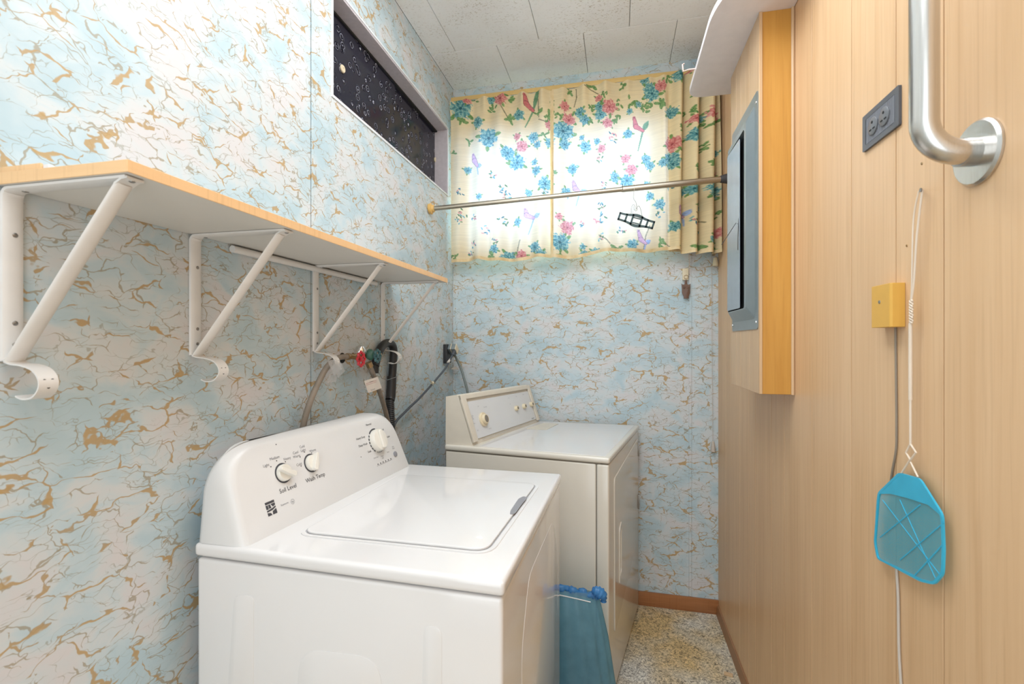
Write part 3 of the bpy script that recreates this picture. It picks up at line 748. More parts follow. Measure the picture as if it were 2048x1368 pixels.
def gather(U, V, amp, freq, ph):
    return amp * np.sin(U * freq + ph + 0.5 * np.sin(U * 9))
def depth_left(U, V):
    top = 1 - smoothst(0, 0.16, V)
    y = YC + 0.006 * 1.6 * np.sin(U * 57 + 1 + V * 0.6) * (0.7 + 0.8 * V) + 0.010 * np.sin(U * 23 + V * 1.2) * (0.4 + V)
    y += top * 0.022 * np.abs(np.sin(U * 31 + 0.6)) ** 5 * -1
    sharp = np.exp(-((U + 0.655 - 0.02 * (V - 0.5)) / 0.008) ** 2) * 0.006 * smoothst(0.3, 1, V)
    return U, y - sharp
def bot_left(U): return CB - 0.004 + 0.007 * np.sin(U * 16 + 0.8) + 0.003 * np.sin(U * 41)
SPL = cpx(1104, 350)[0]
def depth_right(U, V):
    top = 1 - smoothst(0, 0.18, V)
    k = smoothst(0.19, 0.33, U)                                    # deep gathered folds towards the right end
    y = YC + (1 - k) * (0.010 * np.sin(U * 49 + 0.6 + V * 0.5) * (0.6 + V) + 0.006 * np.sin(U * 21 - V))
    y += -(1 - k) * top * 0.022 * np.abs(np.sin(U * 30 + 0.2)) ** 5
    y += k * (0.034 * np.sin(U * 88 - 1.2 + 0.9 * V) + 0.006 * np.sin(U * 150 + 2 * V) * (0.3 + 0.7 * top)) - k * 0.022
    x = U + k * 0.013 * np.cos(U * 88 - 0.2 + 0.9 * V)
    # a fold edge where the cloth doubles over itself
    y += -0.008 * np.exp(-((U - 0.215 - 0.02 * V) / 0.012) ** 2)
    x = np.minimum(x, 0.473)
    return x, y
def bot_right(U): return CB - 0.004 + 0.016 * smoothst(-0.2, -0.1, U) * (1 - smoothst(0.25, 0.33, U)) + 0.005 * np.sin(U * 17 + 2) - 0.012 * smoothst(0.28, 0.33, U) + 0.006 * smoothst(0.4, 0.46, U)

def hem(me_info, parent, x0, x1, dy=-0.0016):
    """folded bottom hem: a second layer of the same cloth"""
    U = np.linspace(x0 + 0.001, x1 - 0.001, 160)
    _, bz, df = me_info
    mb = MB(); bm = mb.bm
    bot = (bot_left if df is depth_left else bot_right)(U)
    front = []; 
    for v_, zoff in ((0.985, 0.016), (0.9925, 0.008), (1.0, -0.0005)):
        X_, Y_ = df(U, np.full_like(U, v_)); front.append([bm.verts.new((float(a), float(b) + dy, float(c) + zoff)) for a, b, c in zip(X_, Y_, bot)])
    for A, B in zip(front, front[1:]):
        for i in range(len(A) - 1): bm.faces.new((A[i], B[i], B[i + 1], A[i + 1]))
    return mb.build('hem', M['hem'], parent)
def hem_mat():
    m, nt, p = new_mat('doubled hem cloth')
    n = noise(nt, coords(nt), 30, 3)
    r = ramp(nt, [(0.3, (0.66, 0.48, 0.24)), (0.7, (0.78, 0.62, 0.38))], n.outputs[0])
    nt.links.new(r.outputs[0], p.inputs['Base Color']); p.inputs['Roughness'].default_value = 0.9
    return m
M['hem'] = hem_mat()
for nm, a, b, df, bf, lab in (('curtain', -0.872, SPL - 0.001, depth_left, bot_left, 'left flower-and-bird printed curtain, flatter one beside the marbled left wall'),
                              ('curtain', SPL + 0.001, 0.476, depth_right, bot_right, 'right flower-and-bird printed curtain with deep gathered folds by the wood wall')):
    th_ = thing(nm, ((a + b) / 2, YC, CB), lab, 'curtain', 'printed curtains over the daylight window')
    me, info = curtain('cloth', a, b, lab, df, bf)
    o = bpy.data.objects.new('cloth', me); col.objects.link(o); o.parent = th_; o.matrix_parent_inverse = Matrix.Translation(-Vector(th_.location))
    hem(info, th_, a, b)
    if df is depth_right:
        fl_ = MB(); bm_ = fl_.bm; rows_ = []
        for zz in np.linspace(CT - 0.004, CB + 0.010, 24):
            rows_.append([bm_.verts.new((float(xx), float(YC + 0.034 + 0.007 * math.sin(xx * 60 + zz) - 0.030 * max(0, 1 - (xx - 0.232) / 0.02)), float(zz))) for xx in np.linspace(0.232 + 0.012 * (CT - zz), 0.470, 60)])
        for A_, B_2 in zip(rows_, rows_[1:]):
            for i_2 in range(59): bm_.faces.new((A_[i_2], B_2[i_2], B_2[i_2 + 1], A_[i_2 + 1]))
        fl_.build('folded_layer', M['hem'], th_)
    e = b if df is depth_left else a
    sgn = -1 if df is depth_left else 1
    ed = []
    for v_ in np.linspace(0, 1, 30):
        z = CT + (float(bf(np.array([e]))[0]) - CT) * v_
        x_, y_ = df(np.array([e]), np.array([v_])); ed.append((float(x_[0]) + sgn * 0.004, float(y_[0]) - 0.002, z))
    MB().strip(ed, (1, 0, 0), 0.009, 0.0012).build('side_hem', M['hem'], th_)
# curtain rail, returned to the wall at both ends
cr = thing('curtain_rail', (-0.2, YC + 0.004, 2.63), 'yellowed flat curtain rail along the top of the printed curtains', 'curtain rail')
rl = MB().box((-0.872, YC + 0.002, 2.618), (0.474, YC + 0.007, 2.640), 0.0015); rl.build('rail', M['yellow_rail'], cr)
MB().box((-0.872, YC + 0.007, 2.620), (-0.868, ybk(-.87) , 2.638), 0.001).build('return_arm', M['yellow_rail'], cr)
MB().box((0.470, YC + 0.007, 2.620), (0.474, ybk(.47), 2.638), 0.001).build('return_arm', M['yellow_rail'], cr)

# ------------------------------------------------------------------ long wall shelf and its brackets
ZB = 1.560; ST = 0.017; SX = XL + 0.245
sh = thing('wall_shelf', (XL + 0.12, 1.1, ZB), 'long white shelf with a peach wood edge along the left wall', 'shelf')
MB().box((XL + 0.001, 0.507, ZB), (SX - 0.002, 1.728, ZB + ST), 0.0006, 1).build('board', M['shelf_white'], sh, smooth=False)
MB().box((SX - 0.002, 0.505, ZB), (SX, 1.73, ZB + ST), 0.0005, 1).build('edge_banding', M['shelf_edge'], sh, smooth=False)
MB().box((XL + 0.001, 0.505, ZB), (SX - 0.002, 0.507, ZB + ST), 0.0004, 1).build('edge_banding', M['shelf_edge'], sh, smooth=False)

def bracket(y, label):
    t = thing('shelf_bracket', (XL, y, 1.29), label, 'bracket', 'white rod-hook brackets under the long shelf')
    x0 = XL + 0.003
    # U-shaped steel: a back plate with two low side flanges
    # one bent channel of half-round section: down the wall, round the corner, out under the board
    def channel(path, hw=0.0135, bulge=0.0065):
        mb = MB(); b_ = mb.bm; R2 = []
        for i2, p2 in enumerate(path):
            t2 = (path[min(i2 + 1, len(path) - 1)] - path[max(i2 - 1, 0)]).normalized()
            n2 = Vector((-t2.z, 0, t2.x))
            if n2.x - n2.z < 0: n2 = -n2
            pr = [(math.cos(PI * k2 / 8) * hw, 0.0006 + (math.sin(PI * k2 / 8) ** 0.6) * bulge) for k2 in range(9)] + [(-hw, 0), (hw, 0)]
            R2.append([b_.verts.new(p2 + Vector((0, u2, 0)) + n2 * v2) for u2, v2 in pr])
        f2 = []
        for A2, B2 in zip(R2, R2[1:]):
            for k2 in range(11): f2.append(b_.faces.new((A2[k2], A2[(k2 + 1) % 11], B2[(k2 + 1) % 11], B2[k2])))
        f2.append(b_.faces.new(R2[0][::-1])); f2.append(b_.faces.new(R2[-1]))
        bmesh.ops.recalc_face_normals(b_, faces=f2); return mb
    cr_ = 0.014; cxx, czz = XL + 0.001 + cr_, ZB - 0.0008 - cr_
    bend = [Vector((cxx + cr_ * math.cos(q2), y, czz + cr_ * math.sin(q2))) for q2 in [PI - PI / 4 * k2 / 4 for k2 in range(5)]]
    bend2 = [Vector((cxx + cr_ * math.cos(q2), y, czz + cr_ * math.sin(q2))) for q2 in [PI * 0.75 - PI / 4 * k2 / 4 for k2 in range(5)]]
    channel([Vector((XL + 0.001, y, 1.302)), Vector((XL + 0.001, y, 1.50))] + bend).build('wall_plate', M['white_paint'], t)
    channel(bend2 + [Vector((SX - 0.012, y, ZB - 0.0008))], 0.0135, 0.0050).build('top_arm', M['white_paint'], t)
    # strut: rounded channel from the foot to the shelf front
    a = Vector((XL + 0.006, y, 1.300)); b = Vector((SX - 0.030, y, ZB - 0.008))
    d = (b - a).normalized(); nrm = Vector((0, 1, 0)).cross(d).normalized()
    if nrm.x < 0: nrm = -nrm
    mb = MB(); prof = []
    for k in range(9):
        q = PI * k / 8; prof.append((math.cos(q) * 0.0125, math.sin(q) * 0.0055))
    pts = [a + Vector((0, u, 0)) + nrm * v for u, v in prof] + [a + Vector((0, -0.0105, 0)) - nrm * 0.001, a + Vector((0, 0.0105, 0)) - nrm * 0.001]
    mb.prism(pts, b - a)
    mb.strip([b - d * 0.004, b + Vector((0.010, 0, 0.0035)), b + Vector((0.020, 0, 0.0045))], (0, 1, 0), 0.024, 0.003)
    mb.build('strut', M['white_paint'], t)
    # closet-rod hook: a flat strip curling down and back
    path = smooth_path([(XL + 0.003, y, 1.306), (XL + 0.016, y, 1.298), (XL + 0.040, y, 1.2955), (XL + 0.062, y, 1.289), (XL + 0.074, y, 1.276), (XL + 0.074, y, 1.262), (XL + 0.062, y, 1.2495), (XL + 0.044, y, 1.2465), (XL + 0.030, y, 1.2505)], 5)
    MB().strip(path, (0, 1, 0), 0.025, 0.0022).build('rod_hook', M['white_paint'], t)
    for z in (1.49, 1.358, 1.326):
        MB().lathe((XL + 0.0072, y + 0.001, z), (1, 0, 0), [(0.0038, 0), (0.0036, 0.0012), (0.0022, 0.0022), (0, 0.0024)], 12).build('screw', M['screw'], t)
    MB().lathe((b.x + 0.014, y, ZB - 0.0055), (0, 0, -1), [(0.0042, 0), (0.004, 0.0014), (0.0022, 0.0024), (0, 0.0026)], 12).build('screw', M['screw'], t)
    MB().lathe((XL + 0.030, y, ZB - 0.0055), (0, 0, -1), [(0.0042, 0), (0.004, 0.0014), (0, 0.002)], 12).build('screw', M['screw'], t)
    for dy_, z_ in ((-0.005, 1.274), (0.005, 1.274), (0.0, 1.2635)):
        MB().lathe((XL + 0.0752, y + dy_, z_), (1, 0, 0), [(0.0021, 0), (0.0021, 0.0004), (0, 0.0004)], 10).build('hole', M['dark'], t)
    return t
for y, lab in ((0.524, 'nearest white shelf bracket, at the near end of the long shelf'), (0.838, 'second white shelf bracket from the camera, above the near end of the washer'),
               (1.252, 'third white shelf bracket from the camera, left of the water taps'), (1.668, 'farthest white shelf bracket, in front of the black drain hose')):
    bracket(y, lab)
# strip light / pale cleat tucked under the far half of the shelf
MB().tube([(XL + 0.010, 0.93, ZB - 0.012), (XL + 0.010, 1.60, ZB - 0.012)], 0.0085, 12).build('cleat_rail', M['white_paint'])
tag(bpy.data.objects['cleat_rail'], 'pale rounded cleat rail against the wall under the long shelf', 'rail')
bo = thing('flat_box', (XL + 0.07, 0.60, ZB + ST), 'thin flat white tray with tan rim lying on the near end of the long shelf', 'tray')
MB().box((XL + 0.004, 0.5115, ZB + ST), (XL + 0.094, 0.70, ZB + ST + 0.0085), 0.0015).build('tray_base', M['white_plastic'], bo)
MB().box((XL + 0.004, 0.508, ZB + ST), (XL + 0.085, 0.5115, ZB + ST + 0.0095), 0.001).build('rim', M['shelf_edge'], bo)

# ------------------------------------------------------------------ washer
wA, wB_, wC, wD = Vector((-0.191, 0.788, 0)), Vector((-0.173, 1.482, 0)), Vector((-0.853, 0.802, 0)), Vector((-0.846, 1.487, 0))
def quad(A, B, C_, D_):
    def f(s, t, z): 
        p = A.lerp(B, s).lerp(C_.lerp(D_, s), t); return Vector((p.x, p.y, z))
    return f
Wf = quad(wA, wB_, wC, wD)
wa = thing('washing_machine', Wf(0.5, 0.5, 0), 'white top-loading washing machine, nearest appliance in front', 'washing machine')
i_ = 0.004
def ringq(f, m):  # plan quad inset by fraction
    return [f(m, m, 0), f(1 - m, m, 0), f(1 - m, 1 - m, 0), f(m, 1 - m, 0)]
MB().quad_prism(ringq(Wf, 0.006), 0.03, 0.884, 0.008, 3).build('cabinet', M['white_enamel'], wa)
MB().quad_prism(ringq(Wf, 0.02), 0.878, 0.892).build('shadow_gap', M['ink_light'], wa, smooth=False)
MB().quad_prism(ringq(Wf, 0.0), 0.888, 0.915, 0.010, 4).build('top_deck', M['white_enamel'], wa)
for s in (0.06, 0.94):
    for t in (0.08, 0.92):
        MB().lathe(Wf(s, t, 0.0), (0, 0, 1), [(0, 0), (0.02, 0), (0.02, 0.012), (0.01, 0.014), (0.01, 0.035), (0, 0.035)], 16).build('foot', M['black'], wa)
# lid: rounded slab lying in a shallow groove of the deck, finger notch in its front edge
def lid_outline(m, z):
    c4 = [Vector((-0.667 + m, 0.893 + m, z)), Vector((-0.252 - m, 0.893 + m, z)), Vector((-0.230 - m, 1.345 - m, z)), Vector((-0.655 + m, 1.345 - m, z))]
    return rounded(c4, 0.032 - m, 6)
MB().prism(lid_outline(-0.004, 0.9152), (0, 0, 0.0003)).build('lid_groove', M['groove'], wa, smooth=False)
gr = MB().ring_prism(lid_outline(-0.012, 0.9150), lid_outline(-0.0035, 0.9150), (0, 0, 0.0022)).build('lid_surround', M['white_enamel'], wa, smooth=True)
MB().prism(lid_outline(0.0, 0.9155), (0, 0, 0.0055), 0.002, 3).build('lid', M['white_enamel'], wa)
# finger notch
nc = [(-0.249, 1.085), (-0.238, 1.092), (-0.2355, 1.15), (-0.231, 1.215), (-0.243, 1.222), (-0.252, 1.20), (-0.253, 1.11)]
MB().prism(rounded([(a, b, 0.9212) for a, b in nc], 0.006, 4), (0, 0, 0.0004)).build('finger_notch', M['ink_light'], wa, smooth=False)
# embossed shapes pressed into the near side
yn = 0.790
def side_poly(pl, d, r):
    P = [ony(a, b, 0.795) for a, b in pl]
    def yy(x): return 0.788 + 0.006 * 0.69 + (x - wA.x) / (wC.x - wA.x) * (wC.y - wA.y)
    P = [Vector((p.x, yy(p.x) + 0.0005, p.z)) for p in P]
    return rounded(P, r, 6)
for k, (pl, r) in enumerate(((((462, 1195), (502, 1195), (500, 1500), (440, 1500)), 0.016), (((848, 1250), (884, 1256), (884, 1560), (840, 1560)), 0.016), (((596, 1300), (760, 1318), (770, 1560), (580, 1560)), 0.05))):
    MB().prism(side_poly(pl, 0, r), (0, -0.0014, 0), 0.001, 2).build('embossed_rib', M['white_enamel'], wa)
# front embossed panel
fp = [(wA.lerp(wB_, s) + Vector((-0.0070, 0, z))) for s, z in ((0.22, 0.12), (0.90, 0.12), (0.90, 0.70), (0.80, 0.82), (0.32, 0.82), (0.22, 0.70))]
MB().prism(rounded(fp, 0.04, 5), (0.004, 0, 0), 0.0015, 2).build('front_panel', M['white_enamel'], wa)

# control console
def con_front_x(y, z):
    xb = -0.731 + (y - 0.821) / (1.459 - 0.821) * 0.050
    return xb - (z - 0.915) * 0.345
def con_back_x(y, z):
    return -0.853 + max(0.0, (z - 0.97) / 0.14) ** 2 * 0.030
def con_outline(m):
    y0, y1, zt0, zt1 = 0.806 + m, 1.474 - m, 1.110 - m, 1.098 - m
    P = [Vector((0, y0, 0.915)), Vector((0, y0 + 0.012, zt0)), Vector((0, y1 - 0.022, zt1)), Vector((0, y1, 0.915))]
    return rounded(P, [0, 0.085, 0.075, 0], 10)
mb = MB(); bm = mb.bm; rings = []
for m_, fx in ((0.012, ('b', 0.0)), (0.004, ('b', 0.006)), (0.0, ('b', 0.016)), (0.0, ('f', 0.026)), (0.003, ('f', 0.012)), (0.008, ('f', 0.004)), (0.014, ('f', 0.0))):
    rg = []
    for p in con_outline(m_):
        x = con_back_x(p.y, p.z) + fx[1] if fx[0] == 'b' else con_front_x(p.y, p.z) - fx[1]
        rg.append(bm.verts.new((x, p.y, p.z)))
    rings.append(rg)
fs = []
for A, B in zip(rings, rings[1:]):
    for i in range(len(A)): fs.append(bm.faces.new((A[i], A[(i + 1) % len(A)], B[(i + 1) % len(A)], B[i])))
fs.append(bm.faces.new(rings[0])); fs.append(bm.faces.new(rings[-1]))
bmesh.ops.recalc_face_normals(bm, faces=fs)
console = mb.build('control_console', M['white_plastic'], wa, angle=35)
# frame of the sloping face
cP = Vector((con_front_x(0.9, 0.95), 0.9, 0.95))
cu = (Vector((con_front_x(1.4, 0.95), 1.4, 0.95)) - cP).normalized()
cv = (Vector((con_front_x(0.9, 1.05), 0.9, 1.05)) - cP).normalized()
cn = cu.cross(cv).normalized()
if cn.x < 0: cn = -cn
def cf(px, py): return onplane(px, py, cP, cn)
def disc(mb, c, r0, r1, h, n=40, a0=0, a1=2 * PI):
    """flat ring sector on the console"""
    P = []; 
    outer = [c + cu * (r1 * math.cos(a0 + (a1 - a0) * k / n)) + cv * (r1 * math.sin(a0 + (a1 - a0) * k / n)) for k in range(n + 1)]
    inner = [c + cu * (r0 * math.cos(a0 + (a1 - a0) * k / n)) + cv * (r0 * math.sin(a0 + (a1 - a0) * k / n)) for k in range(n + 1)]
    b = mb.bm
    for k in range(n):
        vs_ = [b.verts.new(q + cn * h) for q in (inner[k], outer[k], outer[k + 1], inner[k + 1])]; b.faces.new(vs_)
    return mb
def knob(name, c, r, h, ang, handle, mat, capmat=None):
    t = MB().lathe(c, cn, [(r * 1.0, 0.0), (r, h * 0.35), (r * 0.93, h * 0.5), (0, h * 0.5)], 32, up=cv).build(name, mat, console)
    d = cu * math.cos(ang) + cv * math.sin(ang); e = -cu * math.sin(ang) + cv * math.cos(ang)
    w = r * 0.34; l = r * (1.18 if handle else 0.95)
    P = [c + d * l + e * w * 0.55, c + d * l - e * w * 0.55, c - d * l * 0.95 - e * w, c - d * l * 0.95 + e * w]
    P = rounded([q + cn * (h * 0.45) for q in P], w * 0.8, 4)
    MB().prism(P, cn * (h * 0.6), w * 0.4, 3).build(name + '_grip', mat, console)
    return t
k1, k2, k3 = cf(566, 946), cf(622, 926), cf(753, 881)
for kk in (k1, k2): disc(MB(), kk, 0.016, 0.0235, 0.0006).build('knob_ring', M['ink'], console, smooth=False)
knob('selector_knob', k1, 0.0195, 0.020, math.radians(148), True, M['knob'])
knob('selector_knob', k2, 0.0195, 0.020, math.radians(62), True, M['knob'])
dm = MB(); disc(dm, k3, 0.030, 0.0385, 0.0006, 20, math.radians(75), math.radians(135))
for a in range(6): disc(dm, k3, 0.0335, 0.0385, 0.0006, 6, math.radians(143 + a * 16), math.radians(154 + a * 16))
dm.build('dial_marks', M['ink'], console, smooth=False)
dm = MB(); disc(dm, k3, 0.0375, 0.0385, 0.0006, 40, math.radians(245), math.radians(420))
for a in range(5): disc(dm, k3, 0.033, 0.038, 0.0006, 2, math.radians(250 + a * 14), math.radians(253 + a * 14))
dm.build('dial_marks', M['ink_light'], console, smooth=False)
MB().lathe(k3, cn, [(0.034, 0), (0.034, 0.013), (0.032, 0.0175), (0.024, 0.0190), (0, 0.0190)], 40, up=cv).build('cycle_dial', M['knob'], console)
gp = rounded([k3 + cn * 0.017 + cu * a * 0.009 + cv * b * 0.029 for a, b in ((1, 1), (-1, 1), (-1, -1), (1, -1))], 0.008, 5)
MB().prism(gp, cn * 0.009, 0.003, 3).build('dial_grip', M['knob'], console)
bt = cf(790, 908)
MB().lathe(bt, cn, [(0.0085, 0), (0.0085, 0.003), (0.007, 0.004), (0, 0.004)], 20, up=cv).build('start_button', M['ink_light'], console)
def T_(s, px, py, size=0.0094, mat='ink', sq=0.95): return text(s, 'lettering', size, cf(px, py), cu, cv, M[mat], console, sq, 0.0006)
T_('Soil Level', 576, 977, 0.0145); T_('Wash Temp', 631, 955, 0.0145)
T_('Light', 532, 931, mat='ink_light'); T_('Medium', 549, 916, mat='ink_light'); T_('Heavy', 574, 917, mat='ink_light')
T_('Cold', 598, 929, mat='ink_light'); T_('Cool\nWarm', 592, 909, mat='ink_light'); T_('Cold\nLight', 605, 897, mat='ink_light'); T_('Warm', 625, 901, mat='ink_light')
T_('Normal', 737, 849); T_('Casual', 763, 860); T_('Delicate', 774, 874); T_('Heavy Duty', 721, 876); T_('Deep Wash', 726, 890); T_('Soak', 739, 903)
T_('Drain Spin', 752, 915, 0.006, 'ink_light'); T_('Rinse\nSpin', 765, 914, 0.006, 'ink_light'); T_('Rinse', 776, 904, 0.006, 'ink_light'); T_('Start\nPause', 786, 895, 0.006, 'ink_light')
for k in range(6):
    dm = MB(); c = cf(756 + k * 5.1, 928.5 - k * 2.2)
    for ww, hh_ in ((0.0019, 0.0016),):
        dm.prism([c + cu * a * ww + cv * b * hh_ for a, b in ((-1, -1), (1, -1), (1, 1), (-1, 1))], cn * 0.0006)
    dm.build('status_light', M['ink'], console, smooth=False)
dm = MB(); a_, b_ = cf(754, 932.5), cf(784, 919); dm.prism([a_, b_, b_ + cv * 0.0005, a_ + cv * 0.0005], cn * 0.0006); dm.build('printed_line', M['ink'], console, smooth=False)
for (qx, qy) in ((552, 889), (541.5, 933.5), (553, 921.5), (570.5, 923.5), (602, 932), (600, 914), (609, 904), (623, 906), (722, 914)):
    MB().lathe(cf(qx, qy), cn, [(0.0013, 0.0), (0.0013, 0.0007), (0, 0.0007)], 10, up=cv).build('printed_dot', M['ink'], console, smooth=False)
# block emblem: dark square cut by white bands and arcs
e0 = cf(542, 1016); Sx, Sy = 0.0125, 0.0150
emb = MB()
def ef(a, b): return e0 + cu * (a * Sx) + cv * (b * Sy)
for pl in (((-1, 0.66), (1, 0.66), (1, 1), (-1, 1)), ((-1, -0.05), (-0.55, -0.05), (-0.55, 0.56), (-1, 0.56)), ((-0.42, 0.0), (0.05, 0.0), (-0.05, 0.56), (-0.42, 0.56)),
           ((0.10, 0.56), (1, 0.56), (1, 0.25), (0.45, 0.1)), ((-1, -0.2), (-0.2, -0.12), (0.35, -0.05), (1, 0.10), (1, -0.1), (0.2, -0.35), (-1, -0.42)),
           ((-1, -1), (-0.1, -1), (-0.35, -0.65), (-1, -0.52)), ((0.08, -1), (1, -1), (1, -0.28), (0.15, -0.52))):
    emb.prism([ef(*q) for q in pl], cn * 0.0006)
emb.build('emblem', M['ink'], console, smooth=False)
text('Kenmore', 'lettering', 0.0065, cf(569, 1008), cu, cv, M['ink_light'], console, 0.9, 0.0006)
text('fsp', 'lettering', 0.007, cf(585, 1003), cu, cv, M['ink_light'], console, 0.8, 0.0006)
dm = MB(); disc(dm, cf(585, 1003), 0.0052, 0.0058, 0.0006); dm.build('emblem', M['ink_light'], console, smooth=False)

# ------------------------------------------------------------------ dryer
dA, dB, dC, dD = Vector((-0.028, 1.712, 0)), Vector((0.106, 2.430, 0)), Vector((-0.684, 1.795, 0)), Vector((-0.588, 2.450, 0))
Df = quad(dA, dB, dC, dD)
dr = thing('clothes_dryer', Df(0.5, 0.5, 0), 'cream front-loading clothes dryer behind the washer, by the back wall', 'dryer')
MB().quad_prism([Df(0.006, 0.075, 0), Df(0.994, 0.075, 0), Df(0.994, 0.994, 0), Df(0.006, 0.994, 0)], 0.015, 0.889, 0.006, 3).build('cabinet', M['cream_enamel'], dr)
MB().quad_prism([Df(0.01, 0.05, 0), Df(0.99, 0.05, 0), Df(0.99, 0.99, 0), Df(0.01, 0.99, 0)], 0.02, 0.894).build('shadow_gap', M['knob_cap'], dr, smooth=False)
front = MB().quad_prism([Df(0.004, 0.004, 0), Df(0.996, 0.004, 0), Df(0.996, 0.071, 0), Df(0.004, 0.071, 0)], 0.015, 0.889, 0.007, 3).build('front_panel', M['cream_enamel'], dr)
MB().quad_prism(ringq(Df, 0.0), 0.893, 0.915, 0.009, 4).build('top_deck', M['cream_enamel'], dr)
top_in = [Df(0.03, 0.03, 0), Df(0.97, 0.03, 0), Df(0.97, 0.78, 0), Df(0.03, 0.78, 0)]
MB().quad_prism(top_in, 0.9145, 0.9158, 0.0005, 1).build('top_sheet', M['white_enamel'], dr)
MB().prism([onz(a, b, 0.9160) for a, b in ((1051, 858), (1088, 846), (1117, 848), (1092, 860))], (0, 0, 0.0015), 0.0005, 1).build('lint_screen_cover', M['cream_plastic'], dr)
for s in (0.06, 0.94):
    for t in (0.1, 0.9):
        MB().lathe(Df(s, t, 0.0), (0, 0, 1), [(0, 0), (0.02, 0), (0.02, 0.02), (0, 0.02)], 14).build('foot', M['black'], dr)
# door on the front
fu = (dB - dA).normalized(); fn = Vector((fu.y, -fu.x, 0))
def ff(s, z, d=0.0): p = dA.lerp(dB, s); return Vector((p.x, p.y, z)) + fn * (d - 0.0028)
door_pl = rounded([ff(0.11, 0.79), ff(0.90, 0.79), ff(0.90, 0.30), ff(0.62, 0.20), ff(0.11, 0.18)], 0.03, 6)
door_pl = rounded([ff(0.12, 0.82), ff(0.92, 0.86), ff(0.92, 0.43), ff(0.86, 0.37), ff(0.13, 0.235)], 0.02, 6)
door = MB().prism(door_pl, fn * 0.005, 0.003, 3).build('door', M['cream_enamel'], dr)
hp = rounded([ff(0.24, 0.60, 0.005), ff(0.30, 0.62, 0.005), ff(0.30, 0.40, 0.005), ff(0.24, 0.38, 0.005)], 0.015, 6)
hin = [p + (sum(hp, Vector()) / len(hp) - p) * 0.22 for p in hp]
MB().ring_prism(hp, hin, fn * 0.0035).build('door_handle', M['cream_enamel'], door)
for z in (0.80, 0.54):
    c = ff(0.975, z, 0.003)
    MB().box((c.x - 0.004, c.y - 0.01, z - 0.035), (c.x + 0.003, c.y + 0.010, z + 0.035), 0.001).build('hinge', M['screw'], dr)
# console of the dryer
near = [Vector((-0.680, 1.800, 0.915)), Vector((-0.679, 1.800, 1.109)), Vector((-0.634, 1.800, 1.117)), Vector((-0.627, 1.800, 1.114)), Vector((-0.568, 1.800, 0.925)), Vector((-0.565, 1.80, 0.915))]
far = [Vector((-0.540, 2.440, 0.915)), Vector((-0.535, 2.436, 1.096)), Vector((-0.466, 2.414, 1.107)), Vector((-0.4576, 2.410, 1.103)), Vector((-0.402, 2.410, 0.925)), Vector((-0.399, 2.41, 0.915))]
mb = MB(); b = mb.bm
A = [b.verts.new(p) for p in near]; B = [b.verts.new(p) for p in far]
fs = [b.faces.new(A), b.faces.new(B[::-1])]
for i in range(6): fs.append(b.faces.new((A[i], B[i], B[(i + 1) % 6], A[(i + 1) % 6])))
bmesh.ops.recalc_face_normals(b, faces=fs)
dcon = mb.build('control_console', M['cream_plastic'], dr, smooth=False)
P0 = near[3]; du = (far[3] - near[3]).normalized(); dv = (near[3] - near[4]).normalized(); dn = du.cross(dv).normalized()
if dn.x < 0: dn = -dn
dv = dn.cross(du).normalized()
if dv.z < 0: dv = -dv
def dfp(px, py): return onplane(px, py, P0 + dn * 0.004, dn)
# raised end caps and upper lip around a recessed grey face
def dq(s, t, d=0.0005):
    p = near[4].lerp(far[4], s).lerp(near[3].lerp(far[3], s), t); return p + dn * d
MB().prism([dq(0.06, 0.05), dq(0.955, 0.05), dq(0.955, 0.84), dq(0.06, 0.84)], dn * 0.004).build('control_face', M['grey_face'], dcon, smooth=False)
for s0, s1 in ((0.0, 0.055), (0.96, 1.0)):
    MB().prism([dq(s0, 0.0), dq(s1, 0.0), dq(s1, 1.0), dq(s0, 1.0)], dn * 0.011, 0.003, 3).build('end_cap', M['cream_plastic'], dcon)
MB().prism([dq(0.0, 0.90), dq(1.0, 0.90), dq(1.0, 1.0), dq(0, 1.0)], dn * 0.010, 0.002, 3).build('upper_lip', M['cream_plastic'], dcon)
def dknob(px, py, r, big=False):
    c = dfp(px, py)
    k = MB().lathe(c, dn, [(r, 0), (r * 1.0, 0.006), (r * 0.93, 0.008)] + ([(r * 0.70, 0.0085), (r * 0.66, 0.017), (r * 0.6, 0.019)] if big else [(r * 0.85, 0.014), (r * 0.8, 0.015)]) + [(0, 0.019 if big else 0.015)], 28, up=dv).build('timer_knob' if big else 'option_knob', M['ivory'], dcon)
    top = 0.0195 if big else 0.0155
    MB().lathe(c + dn * top, dn, [(0, 0.0008), (r * 0.50, 0.0008), (r * 0.52, -0.001)], 24, 1.0 if not big else 0.85, up=dv).build('knob_insert', M['knob_cap'], dcon)
dknob(966, 839, 0.030, True)
for q in ((1031, 817), (1046.5, 813), (1061, 809)): dknob(q[0], q[1], 0.0125)
def DT(s, px, py, size, mat='ink_light'): text(s, 'lettering', size, dfp(px, py), du, dv, M[mat], dcon, 0.9, 0.0012)
DT('Off', 956, 813, 0.007); DT('Timed Dry', 970, 814, 0.007); DT('Very Dry\nDry\nLess Dry', 944, 835, 0.0065); DT('Damp', 948, 847, 0.0065); DT('Off', 955, 861, 0.007); DT('Air Dry', 980, 857, 0.007)
DT('Start', 1017, 796, 0.006); DT('Temp', 1032, 793, 0.006); DT('Signal', 1046, 789, 0.006); DT('High', 1020, 808, 0.005)
DT('Kenmore', 1065.5, 836.5, 0.009, 'ink')
a_, b_ = dfp(965, 879), dfp(1078, 839); MB().prism([a_, b_, b_ + dv * 0.0008, a_ + dv * 0.0008], dn * 0.0014).build('trim_line', M['ink_light'], dcon, smooth=False)

